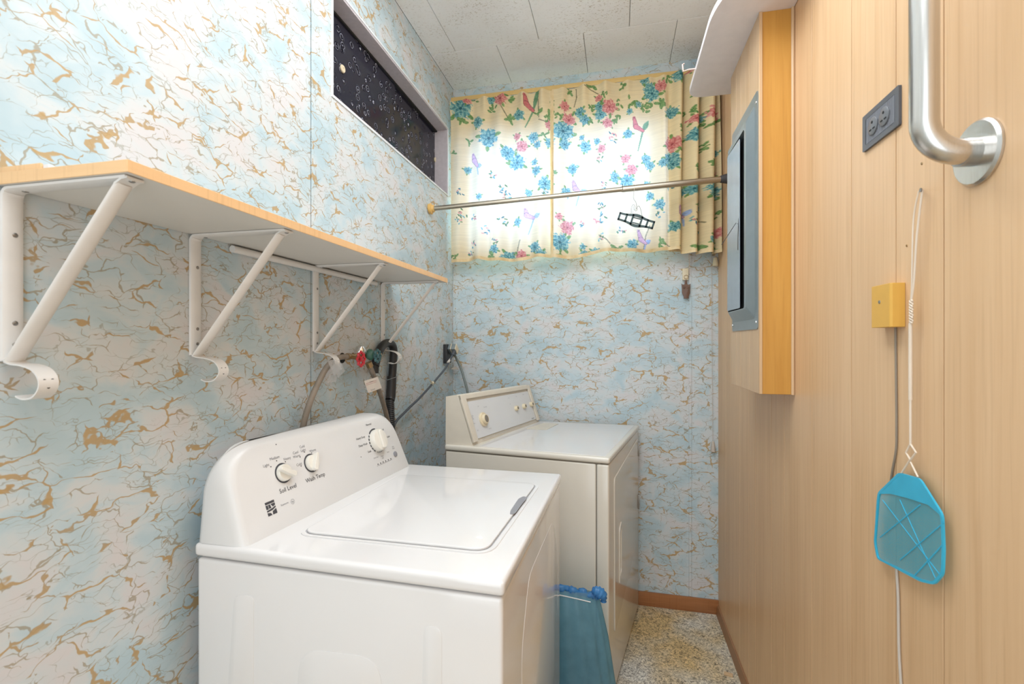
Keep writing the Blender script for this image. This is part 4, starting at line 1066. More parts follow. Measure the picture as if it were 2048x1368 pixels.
# ------------------------------------------------------------------ bin with blue bag between the two appliances
def ring_loft(secs, seg=40, wob=0.0, seed=0):
    mb = MB(); b = mb.bm; R = []; rnd = random.Random(seed); ph = [rnd.random() * 6 for _ in range(6)]
    for cx_, cy_, rx, ry, z, wv in secs:
        rg = []
        for k in range(seg):
            a = 2 * PI * k / seg
            m = 1 + wv * (0.5 * math.sin(5 * a + ph[0]) + 0.9 * abs(math.sin(7 * a + ph[1] + z * 3)) + 0.5 * math.sin(17 * a + ph[2] + z * 5))
            rg.append(b.verts.new((cx_ + rx * math.cos(a) * m, cy_ + ry * math.sin(a) * m, z)))
        R.append(rg)
    fs = []
    for A, B in zip(R, R[1:]):
        for k in range(seg): fs.append(b.faces.new((A[k], A[(k + 1) % seg], B[(k + 1) % seg], B[k])))
    return mb, R
bx, by = -0.165, 1.605
tb = thing('trash_bag', (bx, by, 0.0), 'translucent blue trash bag with knotted rolled top standing between washer and dryer', 'trash bag')
by2 = by - 0.045
mb, R = ring_loft([(bx + 0.001, by2, 0.100, 0.012, 0.510, 0.03), (bx + 0.004, by2 + 0.002, 0.106, 0.026, 0.47, 0.03), (bx + 0.010, by2 + 0.015, 0.120, 0.055, 0.36, 0.05), (bx + 0.016, by2 + 0.03, 0.133, 0.080, 0.22, 0.05), (bx + 0.024, by, 0.148, 0.098, 0.08, 0.05), (bx + 0.028, by, 0.154, 0.099, 0.006, 0.05), (bx + 0.028, by, 0.120, 0.080, 0.002, 0.02)], 96, seed=3)
mb.bm.faces.new(R[-1])
mb.build('bag_skirt', M['bag'], tb, angle=80)
cpath = [Vector((bx - 0.100 + 0.205 * k / 40, by2 + 0.003 * math.sin(k * 0.7), 0.520 - 0.024 * (k / 40) ** 1.5 + 0.0025 * math.sin(k * 1.1))) for k in range(41)]
MB().tube(cpath, [0.0105 + 0.0025 * math.sin(k * 0.9) + 0.0018 * math.sin(k * 2.3) for k in range(41)], 14).build('rolled_collar', M['bag_thick'], tb, angle=80)
MB().tube([Vector((bx - 0.100 + 0.180 * k / 12, by2 - 0.017, 0.5025 - 0.016 * (k / 12) ** 1.4)) for k in range(13)], 0.0018, 8).build('rim_wire', M['white_plastic'], tb)
kc = ony(1203, 1190, by - 0.085)
mb = MB()
rnd = random.Random(5)
mb.tube(smooth_path([ony(1184, 1180, by2 - 0.006), ony(1196, 1184, by2 - 0.008), ony(1206, 1192, by2 - 0.008), ony(1207, 1204, by2 - 0.006)], 6),
        [0.008 + 0.010 * math.sin(PI * min(1, k / 15)) + 0.0022 * math.sin(k * 2.3) for k in range(19)], 14)
mb.build('knot', M['bag_thick'], tb, angle=80)

# ------------------------------------------------------------------ water taps, hoses, drain
xw = XL
fa = thing('laundry_faucet', (XL, 1.41, 1.28), 'brass laundry faucet with red and dark teal wheels on the left wall', 'faucet')
def fx(px, py, x): return onx(px, py, x)
MB().lathe((XL, fx(684, 716, XL).y, fx(684, 716, XL).z), (1, 0, 0), [(0.017, 0.0), (0.017, 0.002), (0.012, 0.002), (0, 0.0022)], 20).build('wall_hole', M['blackmat'], fa)
ax_ = -0.842
b0 = fx(702, 716, ax_); b1 = fx(762, 712, ax_)
yv0, zv = b0.y, 1.283
MB().tube([(ax_, yv0 - 0.01, zv), (ax_, yv0 + 0.19, zv)], 0.009, 14).build('valve_body', M['brass'], fa)
mb = MB().tube([(XL, yv0 + 0.09, zv), (ax_, yv0 + 0.09, zv)], 0.010, 14); mb.build('inlet_pipe', M['brass'], fa)
MB().lathe((ax_, yv0 + 0.055, zv + 0.002), (0, 0, 1), [(0, 0.034), (0.012, 0.030), (0.019, 0.018), (0.019, 0.006), (0.012, 0)], 20).build('dome_cap', M['chrome'], fa)
def wheel(c, mat, r=0.021):
    c = Vector(c); mb = MB()
    n = 48; pts = []
    for k in range(n):
        a = 2 * PI * k / n; rr_ = r * (1 + 0.13 * math.cos(8 * a)); pts.append(c + Vector((0, math.cos(a) * rr_, math.sin(a) * rr_)))
    mb.tube(pts, 0.0038, 8, closed=True)
    for k in range(4):
        a = PI / 4 + k * PI / 2; mb.tube([c, c + Vector((0, math.cos(a) * r, math.sin(a) * r))], 0.003, 8)
    mb.lathe(c - Vector((0.004, 0, 0)), (1, 0, 0), [(0.007, 0), (0.007, 0.007), (0.004, 0.009), (0, 0.009)], 16)
    return mb.build('wheel_handle', mat, fa)
wr_ = fx(722, 718, -0.80); wheel(wr_, M['red'])
MB().tube([(ax_, wr_.y, zv), (-0.80, wr_.y, wr_.z)], 0.006, 12).build('valve_stem', M['brass'], fa)
wt = fx(755, 712, -0.80); wheel(wt, M['teal_dark'], 0.019)
MB().tube([(ax_, wt.y, zv), (-0.80, wt.y, wt.z)], 0.006, 12).build('valve_stem', M['green_dark'], fa)
MB().lathe((-0.838, fx(740, 712, -0.83).y, zv + 0.004), (1, 0, 0.0), [(0.014, 0), (0.019, 0.004), (0.019, 0.014), (0.012, 0.022), (0, 0.024)], 8).build('bonnet', M['green_dark'], fa)

def hose(name, label, px_pts, r, mat, marks=0):
    t = thing(name, px_pts[0], label, 'hose')
    path = smooth_path(px_pts, 10)
    MB().tube(path, r, 14).build('tube', mat, t)
    for k in range(6, len(path) - 4, 5):
        d = (path[k + 1] - path[k]).normalized(); off = Vector((0.002, 0, 0.003))
        MB().tube([path[k] - d * 0.0008 - off * 0.3, path[k] + d * 0.0008 + off * 0.3], r * 1.03, 14).build('ring_mark', M['hosemark'], t)
    d = (path[1] - path[0]).normalized()
    MB().tube([path[0] - d * 0.006, path[0] + d * 0.012], r * 1.35, 8).build('coupling', M['brass'], t)
    return t
c0 = Vector((ax_, yv0 - 0.014, zv))
hose('fill_hose', 'taupe hot water hose arching from the brass faucet, left of the red wheel', [c0, fx(676, 716, -0.835), fx(655, 733, -0.825), fx(637, 765, -0.828), fx(620, 805, -0.838), fx(606, 855, -0.855), fx(598, 930, -0.868)], 0.0085, M['hose'])
hose('fill_hose', 'taupe cold water hose with a paper tag, right of the red wheel', [fx(738, 728, -0.835), fx(745, 745, -0.83), fx(755, 772, -0.832), fx(767, 808, -0.845), fx(777, 850, -0.858), fx(782, 900, -0.868)], 0.0085, M['hose'])
tg = thing('paper_tag', fx(745, 760, -0.82), 'cream printed paper tag hanging on the cold water hose', 'tag')
tp_ = [fx(a, b, -0.818) for a, b in ((728, 762), (755, 753.5), (763.5, 776), (736.5, 786))]
MB().prism(tp_, (0.0006, 0, 0)).build('card', M['tag'], tg, smooth=False)
tu = (tp_[1] - tp_[0]).normalized(); tv = (tp_[0] - tp_[3]).normalized()
text('R-2 Residential 12', 'lettering', 0.0058, fx(743, 763, -0.8173), tu, tv, M['ink'], tg, 0.62, 0.0002)
text('Dr. use  Br.', 'lettering', 0.0085, fx(746, 779, -0.8173), tu, tv, M['ink'], tg, 0.7, 0.0002)
mb = MB()
for dyy in (766.5, 769.5):
    a_, b_ = fx(732, dyy + 1, -0.8173), fx(753, dyy - 6, -0.8173); mb.prism([a_, b_, b_ - tv * 0.0006, a_ - tv * 0.0006], (0.0003, 0, 0))
mb.build('ruled_line', M['red'], tg, smooth=False)

dh = thing('drain_hose', fx(778, 700, -0.870), 'black corrugated drain hose hooked over behind the farthest bracket', 'hose')
p_ = smooth_path([fx(750, 732, -0.868), fx(757, 706, -0.869), fx(767, 690, -0.870), fx(779, 686, -0.870), fx(787, 698, -0.870), fx(786, 730, -0.870), fx(784, 760, -0.869)], 8)
MB().tube(p_, 0.0155, 18).build('crook', M['black'], dh)
p_ = smooth_path([fx(784, 752, -0.869), fx(782, 790, -0.869), fx(780, 800, -0.869)], 6)
MB().tube(p_, 0.018, 18).build('sleeve', M['black'], dh)
a_, b_ = fx(780, 798, -0.869), fx(784, 905, -0.870)
MB().tube([a_.lerp(b_, k / 56) for k in range(57)], [0.0145 + (0.0022 if k % 2 else 0) for k in range(57)], 18).build('corrugated_tube', M['black'], dh, angle=20)
MB().tube([fx(757, 744, -0.83), fx(764, 757, -0.83), fx(775, 760, -0.828), fx(795, 753, -0.83), fx(797, 748, -0.832), fx(794, 747, -0.834)], 0.0011, 6).build('tie_wire', M['screw'], dh)
sp = thing('standpipe', fx(752, 730, -0.872), 'short black standpipe mouth beside the teal tap wheel', 'pipe')
MB().lathe((-0.871, fx(750, 735, -0.871).y, 1.215), (0, 0, 1), [(0.014, 0), (0.014, 0.035), (0.017, 0.035), (0.017, 0.043), (0.013, 0.043), (0.013, 0.0)], 18).build('pipe_mouth', M['black'], sp)
tape = thing('plastic_wrap', fx(666, 745, -0.81), 'clear crumpled plastic strip caught on the hook of the third bracket', 'plastic')
mb = MB()
for k, pl in enumerate((((655, 722), (672, 718), (684, 738), (668, 752)), ((668, 730), (682, 726), (690, 742), (676, 756)), ((660, 745), (676, 740), (672, 764), (655, 766)))):
    mb.prism([fx(a, b, -0.800 - 0.004 * k) for a, b in pl], (0.0005, 0, 0.0005))
mb.build('film', M['clear'], tape, smooth=False)

# power outlet in the corner, its plugs and cords
ou = thing('corner_outlet', onx(905, 715, -0.875), 'black corner outlet with a square grey-green metal plug housing', 'outlet')
oc = Vector((-0.868, 2.355, 1.262))
MB().box((XL + 0.001, 2.318, 1.218), (XL + 0.022, 2.385, 1.318), 0.003).build('outlet_box', M['black'], ou)
rot = Matrix.Rotation(math.radians(-38), 3, 'X')
def rbox(c, hx, hy, hz, mat, name, par, bev=0.002):
    mb = MB().box((-hx, -hy, -hz), (hx, hy, hz), bev)
    for v in mb.bm.verts: v.co = Vector(c) + rot @ v.co
    return mb.build(name, mat, par)
rbox((-0.848, 2.352, 1.292), 0.020, 0.024, 0.017, M['greymetal'], 'plug_housing', ou)
rbox((-0.826, 2.352, 1.292), 0.002, 0.025, 0.018, M['ivory'], 'housing_rim', ou)
rbox((-0.852, 2.352, 1.292), 0.002, 0.026, 0.019, M['ivory'], 'housing_rim', ou)
pc = thing('power_cord', (-0.84, 1.7, 1.1), 'slate washer power cord rising diagonally to the corner outlet', 'cord')
cp = smooth_path([(-0.832, 2.335, 1.285), fx(893, 733, -0.838), fx(868, 764, -0.845), fx(840, 795, -0.852), fx(810, 824, -0.858), fx(788, 852, -0.862), fx(782, 905, -0.866)], 8)
MB().tube(cp, 0.0052, 12).build('flex', M['cord'], pc)
MB().tube([cp[0], cp[3]], 0.0085, 12).build('strain_relief', M['cord'], pc)
MB().tube([fx(903, 716, -0.8375), fx(896, 725, -0.8375)], 0.0065, 12).build('cord_label', M['tag'], pc)
MB().tube([fx(866, 765, -0.8445), fx(863.5, 768, -0.8445)], 0.0068, 12).build('cable_tie', M['ivory'], pc)
MB().tube([fx(865, 766, -0.840), fx(858, 759, -0.836)], 0.0018, 6).build('tie_tail', M['ivory'], pc)
gc = thing('dryer_cord', (-0.83, 2.4, 1.1), 'grey dryer cord falling from the corner outlet behind the dryer', 'cord')
MB().tube(smooth_path([(-0.862, 2.385, 1.285), ony(921, 735, 2.42), ony(928, 757, 2.42), ony(935, 785, 2.42), ony(938, 830, 2.43)], 8), 0.0065, 12).build('flex', M['cord_grey'], gc)
MB().prism([onx(a, b, -0.862) for a, b in ((902, 738), (911, 732), (916, 738), (908, 740))], (0.001, 0, 0)).build('paper_scrap', M['tag'], gc, smooth=False)

# ------------------------------------------------------------------ hanging rod and hanger
r0, r1 = onx(858, 418, XL), onx(1457, 357, XR)
ro = thing('closet_rod', (r0 + r1) / 2, 'champagne metal tension rod spanning the room before the curtains', 'rod')
rp = lambda t: r0.lerp(r1, t)
def rt(px):  # parameter on the rod for a photo column
    lo, hi = 0.0, 1.0
    for _ in range(40):
        m = (lo + hi) / 2; p = rp(m); q = CX + FPX * (p.x * cc + p.y * ss) / (-p.x * ss + p.y * cc)
        if q < px: lo = m
        else: hi = m
    return lo
tj = rt(1243)
MB().tube([rp(0.005), rp(tj)], 0.0108, 20).build('inner_tube', M['pewter'], ro)
MB().tube([rp(tj), rp(tj + 0.004), rp(0.975)], [0.0125, 0.0138, 0.0138], 20).build('outer_tube', M['pewter'], ro)
dirr = (r1 - r0).normalized()
MB().lathe(r0, dirr, [(0.024, 0.0), (0.024, 0.006), (0.026, 0.007), (0.026, 0.014), (0.019, 0.016), (0.017, 0.026), (0.0115, 0.028)], 28).build('end_cup', M['yellow_cup'], ro)
MB().lathe(r1, -dirr, [(0.022, 0.0), (0.022, 0.005), (0.0165, 0.030), (0.0145, 0.036)], 24).build('rubber_foot', M['grey_rubber'], ro)
MB().tube([rp(rt(1039)) - dirr * 0.001, rp(rt(1039)) + dirr * 0.001], 0.0112, 20).build('joint_line', M['screw'], ro)

hg = thing('clip_hanger', rp(rt(1268)), 'small dark green plastic sock hanger on wire hook, hanging from the rod', 'hanger')
hc = rp(rt(1268)); hy = hc.y
hook = [hc + Vector((-0.016, 0, 0.006)), hc + Vector((-0.012, 0, 0.014)), hc + Vector((0, 0, 0.0165)), hc + Vector((0.0, -0.014, 0.004)), ony(1267, 395, hy - 0.014), ony(1272, 403, hy - 0.006), ony(1274, 418, hy), ony(1271, 421, hy), ony(1268, 418, hy)]
hook = [hc + Vector((-0.004, 0.015, -0.006)), hc + Vector((-0.003, 0.011, 0.011)), hc + Vector((0, 0, 0.0158)), hc + Vector((0, -0.012, 0.010)), hc + Vector((0.001, -0.016, -0.004)), ony(1267, 396, hy - 0.012), ony(1272, 405, hy - 0.004), ony(1274, 419, hy), ony(1271, 422, hy), ony(1268, 418, hy)]
MB().tube(smooth_path(hook, 6), 0.0011, 8).build('wire_hook', M['wire'], hg)
mb = MB()
for pl in (((1262, 430), (1263, 415), (1267, 409), (1271, 414), (1274, 419)), ((1285, 435), (1281, 418), (1277, 412), (1272, 418)), ((1265, 432), (1267, 413), (1271, 420))):
    mb.tube(smooth_path([ony(a, b, hy) for a, b in pl], 5), 0.0009, 6)
mb.build('wire_loop', M['wire'], hg)
# the clip bar: a frame with five openings, thickness in depth
def hb(a, b): # a along 0..1, b up -1..1
    l, r = ony(1237, 432, hy), ony(1308, 451, hy)
    wdt = 0.018 + 0.011 * math.exp(-((a - 0.5) / 0.2) ** 2)
    u = (r - l); n = Vector((-u.z, 0, u.x)).normalized()
    if n.z < 0: n = -n
    return l + u * a + n * (b * wdt) + Vector((0, -0.005, 0))
mb = MB()
N_ = 30
top = [hb(k / N_, 1) for k in range(N_ + 1)]; top2 = [hb(k / N_, 0.60) for k in range(N_ + 1)]
bot = [hb(k / N_, -1) for k in range(N_ + 1)]; bot2 = [hb(k / N_, -0.60) for k in range(N_ + 1)]
for P_, Q_ in ((top, top2), (bot2, bot)):
    for k in range(N_): mb.prism([P_[k], P_[k + 1], Q_[k + 1], Q_[k]], (0, 0.009, 0))
for a in (0.0, 0.19, 0.36, 0.61, 0.78, 0.95): mb.prism([hb(a, 1), hb(a + 0.05, 1), hb(a + 0.05, -1), hb(a, -1)], (0, 0.010, 0))
mb.prism([hb(0.38, 0.5), hb(0.62, 0.5), hb(0.62, 0.38), hb(0.38, 0.38)], (0, 0.010, 0)); mb.prism([hb(0.38, -0.4), hb(0.62, -0.4), hb(0.62, -0.52), hb(0.38, -0.52)], (0, 0.010, 0))
mb.build('clip_bar', M['hanger'], hg, smooth=False)
hk = rp(rt(1245))
hk2 = MB().tube([hk + Vector((0, -0.0145, -0.006)), hk + Vector((0, -0.0145, 0.008)), hk + Vector((0, -0.010, 0.022))], 0.0013, 8).build('thumb_peg', M['black'])
hk2.parent = ro; hk2.matrix_parent_inverse = Matrix.Translation(-Vector(ro.location))

# ------------------------------------------------------------------ cords, owl pull and bobs on the back wall
yw = YB - 0.012
ok = thing('blind_pull', ony(1378, 540, yw), 'white cord with ivory cleat hanging below the gathered curtain folds', 'pull cord')
MB().tube([ony(1378, 500, yw), ony(1378.5, 548, yw)], 0.0013, 8).build('string', M['cordwhite'], ok)
MB().box((ony(1365, 537, yw).x, yw - 0.004, ony(1370, 560, yw).z), (ony(1377, 537, yw).x, YB + 0.001, ony(1370, 537, yw).z), 0.002).build('cleat', M['ivory'], ok)
ow = thing('owl_charm', ony(1372, 580, yw - 0.006), 'brown owl-shaped charm hanging on a ring from the ivory cleat', 'charm')
c = ony(1372, 554, yw - 0.004)
MB().tube([c + Vector((math.cos(a) * 0.0095, -0.002, math.sin(a) * 0.0095)) for a in [2 * PI * k / 24 for k in range(24)]], 0.001, 8, closed=True).build('ring', M['brass'], ow)
mb = MB().prism(rounded([ony(a, b, yw - 0.006) for a, b in ((1363, 567), (1366, 569.5), (1372, 568), (1378, 569.5), (1381, 567), (1380, 580), (1380, 586), (1377, 594), (1378, 597), (1367, 597), (1368, 594), (1364, 586), (1364, 580))], 0.002, 3), (0, 0.007, 0), 0.0015, 2)
owb = mb.build('owl_body', M['owl'], ow)
MB().box((ony(1369, 560, yw).x, yw - 0.004, ony(1370, 569, yw).z), (ony(1374, 560, yw).x, yw, ony(1370, 561, yw).z), 0.001).build('loop', M['owl'], ow)
mb = MB()
for q in (1368.5, 1375.5): mb.lathe(ony(q, 575, yw - 0.0075), (0, -1, 0), [(0.0055, 0), (0.005, 0.0012), (0.0025, 0.0016), (0.002, 0.0008), (0, 0.0008)], 14)
mb.build('owl_eye', M['owl'], ow)
pcd = thing('pull_cord', ony(1424, 700, yw), 'thin long cord with a pale bob hanging down the back wall by the wood wall', 'pull cord')
MB().tube([ony(1423, 500, yw), ony(1424, 700, yw), ony(1425.5, 884, yw)], 0.0009, 6).build('string', M['cable'], pcd)
MB().lathe(ony(1426, 903, yw), (0, 0, 1), [(0, 0), (0.012, 0.0), (0.012, 0.003), (0.006, 0.048), (0, 0.05)], 14).build('bob', M['cable'], pcd)
bb = thing('cord_bob', ony(1430, 525, yw - 0.01), 'ivory tapered cord bob just under the rightmost curtain fold', 'cord bob')
MB().lathe(ony(1430.5, 532, yw - 0.008), (0, 0, 1), [(0, 0), (0.0135, 0), (0.0135, 0.003), (0.009, 0.040), (0, 0.041)], 14).build('bob', M['ivory'], bb)
MB().tube([ony(1430.5, 515, yw - 0.008), ony(1430, 480, yw - 0.008)], 0.0011, 6).build('string', M['cordwhite'], bb)

# ------------------------------------------------------------------ boxed electrical panel on the right wall
BX, BY0, BY1, BZ0, BZ1 = 0.391, 1.450, 1.790, 1.183, 2.262
bxo = thing('panel_box', ((BX + XR) / 2, 1.62, BZ0), 'orange-sided wooden box built around the electrical panel on the right wall', 'wooden box')
MB().box((BX + 0.006, BY0, BZ0), (XR - 0.004, BY0 + 0.012, BZ1), 0.0008, 1).build('side_board', M['wood_orange'], bxo, smooth=False)
MB().box((BX + 0.006, BY1 - 0.012, BZ0), (XR - 0.0005, BY1, BZ1), 0.0008, 1).build('side_board', M['wood_orange'], bxo, smooth=False)
MB().box((BX + 0.006, BY0 + 0.012, BZ0 + 0.001), (XR - 0.0005, BY1 - 0.012, BZ0 + 0.012)).build('bottom_board', M['wood_orange'], bxo, smooth=False)
g = [BY0 - 0.001, 1.555, 1.655, 1.715, BY1]
for a, b in zip(g, g[1:]): MB().box((BX, a + 0.0006, BZ0), (BX + 0.006, b - 0.0006, BZ1), 0.001, 1).build('front_plank', M['wood_pale'], bxo, smooth=False)
MB().tube([(XR - 0.0045, BY0 - 0.002, BZ0), (XR - 0.0045, BY0 - 0.002, BZ1)], 0.0045, 12).build('corner_bead', M['wood_pale'], bxo)
MB().box((BX - 0.001, BY0 - 0.003, BZ0), (BX + 0.008, BY0, BZ1), 0.001, 1).build('corner_bead', M['wood_pale'], bxo)

def bp(px, py, d=0.0): return onx(px, py, BX - d)
py0, py1, pz0, pz1 = BY0 + 0.008, BY1 - 0.030, 1.367, 2.048
ep = thing('electrical_panel', (BX, 1.6, pz0), 'grey metal electrical panel with its door ajar, on the wooden box', 'electrical panel')
def yz(y0, y1, z0, z1, x, r=0.0): 
    P = [Vector((x, y0, z0)), Vector((x, y1, z0)), Vector((x, y1, z1)), Vector((x, y0, z1))]
    return rounded(P, r, 4) if r else P
dy0, dy1, dz0, dz1 = 1.543, 1.742, 1.436, 1.966
MB().ring_prism(yz(py0, py1, pz0, pz1, BX - 0.0002, 0.010), yz(py0 + .028, py1 - .012, pz0 + .03, pz1 - .03, BX - 0.0002, 0.010), (-0.0022, 0, 0)).build('cover_plate', M['greymetal'], ep, smooth=False)
# raised tray: sloping sides up to a flat with the door opening
mb = MB(); b = mb.bm
A = [b.verts.new(p) for p in yz(py0 + .028, py1 - .012, pz0 + .03, pz1 - .03, BX - 0.0024, 0.010)]
B = [b.verts.new(p) for p in yz(py0 + .052, py1 - .018, pz0 + .062, pz1 - .062, BX - 0.020, 0.010)]
C_ = [b.verts.new(p) for p in yz(dy0 - 0.012, dy1, dz0 - 0.004, dz1 + 0.004, BX - 0.020, 0.010)]
D_ = [b.verts.new(p) for p in yz(dy0 - 0.012, dy1, dz0 - 0.004, dz1 + 0.004, BX - 0.004, 0.010)]
for P_, Q_ in ((A, B), (B, C_), (C_, D_)):
    for k in range(len(P_)): b.faces.new((P_[k], P_[(k + 1) % len(P_)], Q_[(k + 1) % len(P_)], Q_[k]))
bmesh.ops.recalc_face_normals(b, faces=b.faces)
mb.build('raised_tray', M['greymetal'], ep, angle=25)
MB().box((BX - 0.005, dy0 - 0.012, dz0 - 0.004), (BX - 0.001, dy1, dz1 + 0.004)).build('breaker_recess', M['blackmat'], ep, smooth=False)
# door hinged at its far edge, slightly open
dl = dy1 - 1.592
ang = math.radians(-1.5)
hx_, hy_ = BX - 0.0205, dy1 - 0.002
def dpt(u, z, t=0.0): return Vector((hx_ - math.sin(ang) * u - math.cos(ang) * t, hy_ - math.cos(ang) * u + math.sin(ang) * t, z))
dpl = rounded([dpt(0, dz0), dpt(dl, dz0), dpt(dl, dz1), dpt(0, dz1)], 0.006, 4)
epd = MB().prism(dpl, dpt(0, 0, 0.0022) - dpt(0, 0, 0), 0.0007, 1).build('panel_door', M['greymetal_door'], ep)
MB().tube([dpt(dl - 0.012, 1.70, 0.001), dpt(dl - 0.010, 1.705, 0.010), dpt(dl - 0.02, 1.64, 0.05)], 0.0009, 6).build('door_wire', M['black'], epd)
MB().tube([dpt(dl - 0.012, 1.72, 0.002), dpt(dl - 0.010, 1.67, 0.004), dpt(dl - 0.012, 1.62, 0.004)], 0.0009, 6).build('door_wire', M['black'], epd)
for y_, z_ in ((py0 + 0.014, pz0 + 0.02), (py0 + 0.014, pz1 - 0.03), (py1 - 0.006, pz0 + 0.02)):
    MB().lathe((BX - 0.0024, y_, z_), (-1, 0, 0), [(0.0045, 0), (0.004, 0.0015), (0, 0.0022)], 12).build('screw', M['chrome'], ep)

# white round-cornered shelf above the box
zs = BZ1
P_ = [(1418, 168), (1421, 178), (1432, 186), (1446, 187)]
out = [onz(a, b, zs) for a, b in ((1424, 140), (1432, 110), (1440, 85), (1450, 62), (1463, 40), (1480, 22), (1500, 9), (1520, 2))]
base = [Vector((XR, 1.92, zs)), Vector((XR, 1.30, zs))]
print('upper shelf pts', [tuple(round(q, 3) for q in p) for p in out], onz(1418, 168, zs), onz(1432, 186, zs), onz(1590, 12, zs))
us_pts = rounded([Vector((XR - 0.001, 1.245, zs)), Vector((0.335, 1.245, zs)), Vector((0.262, 1.40, zs)), Vector((0.262, 1.905, zs)), Vector((XR - 0.001, 1.905, zs))], [0, 0.09, 0.12, 0.06, 0], 8)
us = thing('corner_shelf', (0.37, 1.6, zs), 'white painted shelf with rounded corners above the orange wooden box', 'shelf')
US_BOARD = (us_pts, us)

# ------------------------------------------------------------------ outlet, mustard cover, swatter, grab bar on the right wall
def rw(px, py, d=0.0): return onx(px, py, XR - d)
yo0, yo1, zo0, zo1 = 0.943, 1.067, 1.707, 1.777
ot = thing('wall_outlet', (XR, 1.005, zo0), 'charcoal ribbed sideways double outlet on the right wood wall', 'outlet')
MB().ring_prism(yz(yo0, yo1, zo0, zo1, XR - 0.0002, 0.003), yz(yo0 + 0.012, yo1 - 0.012, zo0 + 0.010, zo1 - 0.010, XR - 0.0002, 0.003), (-0.0045, 0, 0)).build('plate_rim', M['outlet'], ot, smooth=False)
MB().box((XR - 0.0035, yo0 + 0.011, zo0 + 0.009), (XR - 0.0003, yo1 - 0.011, zo1 - 0.009)).build('plate_field', M['outlet'], ot, smooth=False)
mb = MB()
k = yo0 + 0.014
while k < yo1 - 0.014:
    mb.box((XR - 0.0052, k, zo0 + 0.011), (XR - 0.0034, k + 0.0016, zo1 - 0.011)); k += 0.0040
mb.build('rib', M['outlet_rib'], ot, smooth=False)
for yy in (0.9855, 1.0245):
    mb = MB().lathe((XR - 0.0035, yy, (zo0 + zo1) / 2), (-1, 0, 0), [(0.0165, 0), (0.0165, 0.0035), (0.0155, 0.0042), (0, 0.0042)], 28)
    rc = mb.build('receptacle', M['outlet_face'], ot)
    for dy_, dz_, sy, sz in ((-0.006, 0.006, 0.0012, 0.0035), (-0.006, -0.006, 0.0012, 0.0035)):
        MB().box((XR - 0.0083, yy + dz_ - sz, (zo0 + zo1) / 2 + dy_ - sy), (XR - 0.0076, yy + dz_ + sz, (zo0 + zo1) / 2 + dy_ + sy)).build('slot', M['blackmat'], rc, smooth=False)
    MB().lathe((XR - 0.0076, yy, (zo0 + zo1) / 2 + 0.007), (-1, 0, 0), [(0.0026, 0.0), (0.0026, 0.0007), (0, 0.0007)], 12).build('slot', M['blackmat'], rc, smooth=False)

yc_f = ony(1781, 612, 0.932)
ybx = thing('cable_cover', (XR, 0.97, 1.357), 'mustard yellow square plastic cable cover on the right wood wall', 'cable cover')
fxx = yc_f.x; yfar = onx(1743, 612, fxx).y
MB().prism([(XR - 0.0003, 0.932, 1.356), (fxx + 0.003, 0.932, 1.356), (fxx, 0.935, 1.356), (fxx, yfar, 1.356), (XR - 0.0003, yfar + 0.002, 1.356)], (0, 0, 0.076), 0.001, 2).build('cover', M['mustard'], ybx, smooth=False)
MB().lathe(onx(1759, 604, fxx), (-1, 0, 0), [(0.0032, 0), (0.003, 0.0008), (0, 0.0008)], 12).build('screw', M['screw'], ybx)
gcab = thing('wall_cable', rw(1792, 800), 'thin grey cable running down a groove from the mustard cover', 'cable')
MB().tube(smooth_path([rw(1791, 655, 0.002), rw(1792, 740, 0.002), rw(1793, 850, 0.002), rw(1792, 900, 0.002), rw(1784, 945, 0.002), rw(1779, 985, 0.0022)], 6), 0.0018, 8).build('cable_run', M['cable_dark'], gcab)
wcab = thing('wall_cable', rw(1797, 1250), 'pale cable hanging down the wood wall below the blue swatter', 'cable')
MB().tube(smooth_path([rw(1792, 1130, 0.003), rw(1796, 1190, 0.003), rw(1798, 1300, 0.003), rw(1803, 1400, 0.003), rw(1803, 1560, 0.003)], 6), 0.0022, 8).build('cable_run', M['cable'], wcab)

xs_ = XR - 0.010
def sw(px, py, d=0.0): return onx(px, py, xs_ - d)
swt = thing('fly_swatter', sw(1845, 380), 'turquoise fly swatter hanging head down from a nail by its wire handle', 'fly swatter')
outl = rounded([sw(a, b) for a, b in ((1801, 945), (1843, 957), (1889, 1030), (1892, 1100), (1890, 1150), (1872, 1170), (1845, 1164), (1790, 1135), (1757, 1118), (1751, 1085), (1757, 1000), (1759, 985))], 0.008, 4)
cen = sum(outl, Vector()) / len(outl)
inn = [p + (cen - p).normalized() * 0.0045 for p in outl]
MB().ring_prism(outl, inn, (-0.003, 0, 0)).build('head_rim', M['blue'], swt, smooth=False)
mb = MB(); vs2 = [mb.bm.verts.new(p + Vector((-0.0015, 0, 0))) for p in inn]; mb.bm.faces.new(vs2)
mb.build('mesh_sheet', M['mesh'], swt, smooth=False)
MB().prism([sw(a, b) for a, b in ((1801, 948), (1842, 960), (1886, 1032), (1860, 1010), (1820, 997), (1785, 988), (1762, 988))], (-0.0028, 0, 0)).build('solid_top', M['blue'], swt, smooth=False)
mb = MB()
for a, b in (((1765, 1000), (1880, 1150)), ((1888, 1045), (1800, 1120)), ((1840, 1010), (1760, 1075)), ((1800, 1000), (1870, 1155)), ((1885, 1090), (1830, 1150))):
    mb.strip([sw(*a, 0.002), sw(*b, 0.002)], (0, 0.7, 0.7), 0.0015, 0.0012)
mb.build('rib', M['blue'], swt, smooth=False)
mb = MB()
mb.tube(smooth_path([sw(1838, 382, .002), sw(1827, 440, .002), sw(1824, 560, .002), sw(1822, 600, .002)], 6), 0.0013, 8)
mb.tube(smooth_path([sw(1845, 380, .002), sw(1834, 470, .002), sw(1828, 560, .002), sw(1823, 600, .002)], 6), 0.0016, 8)
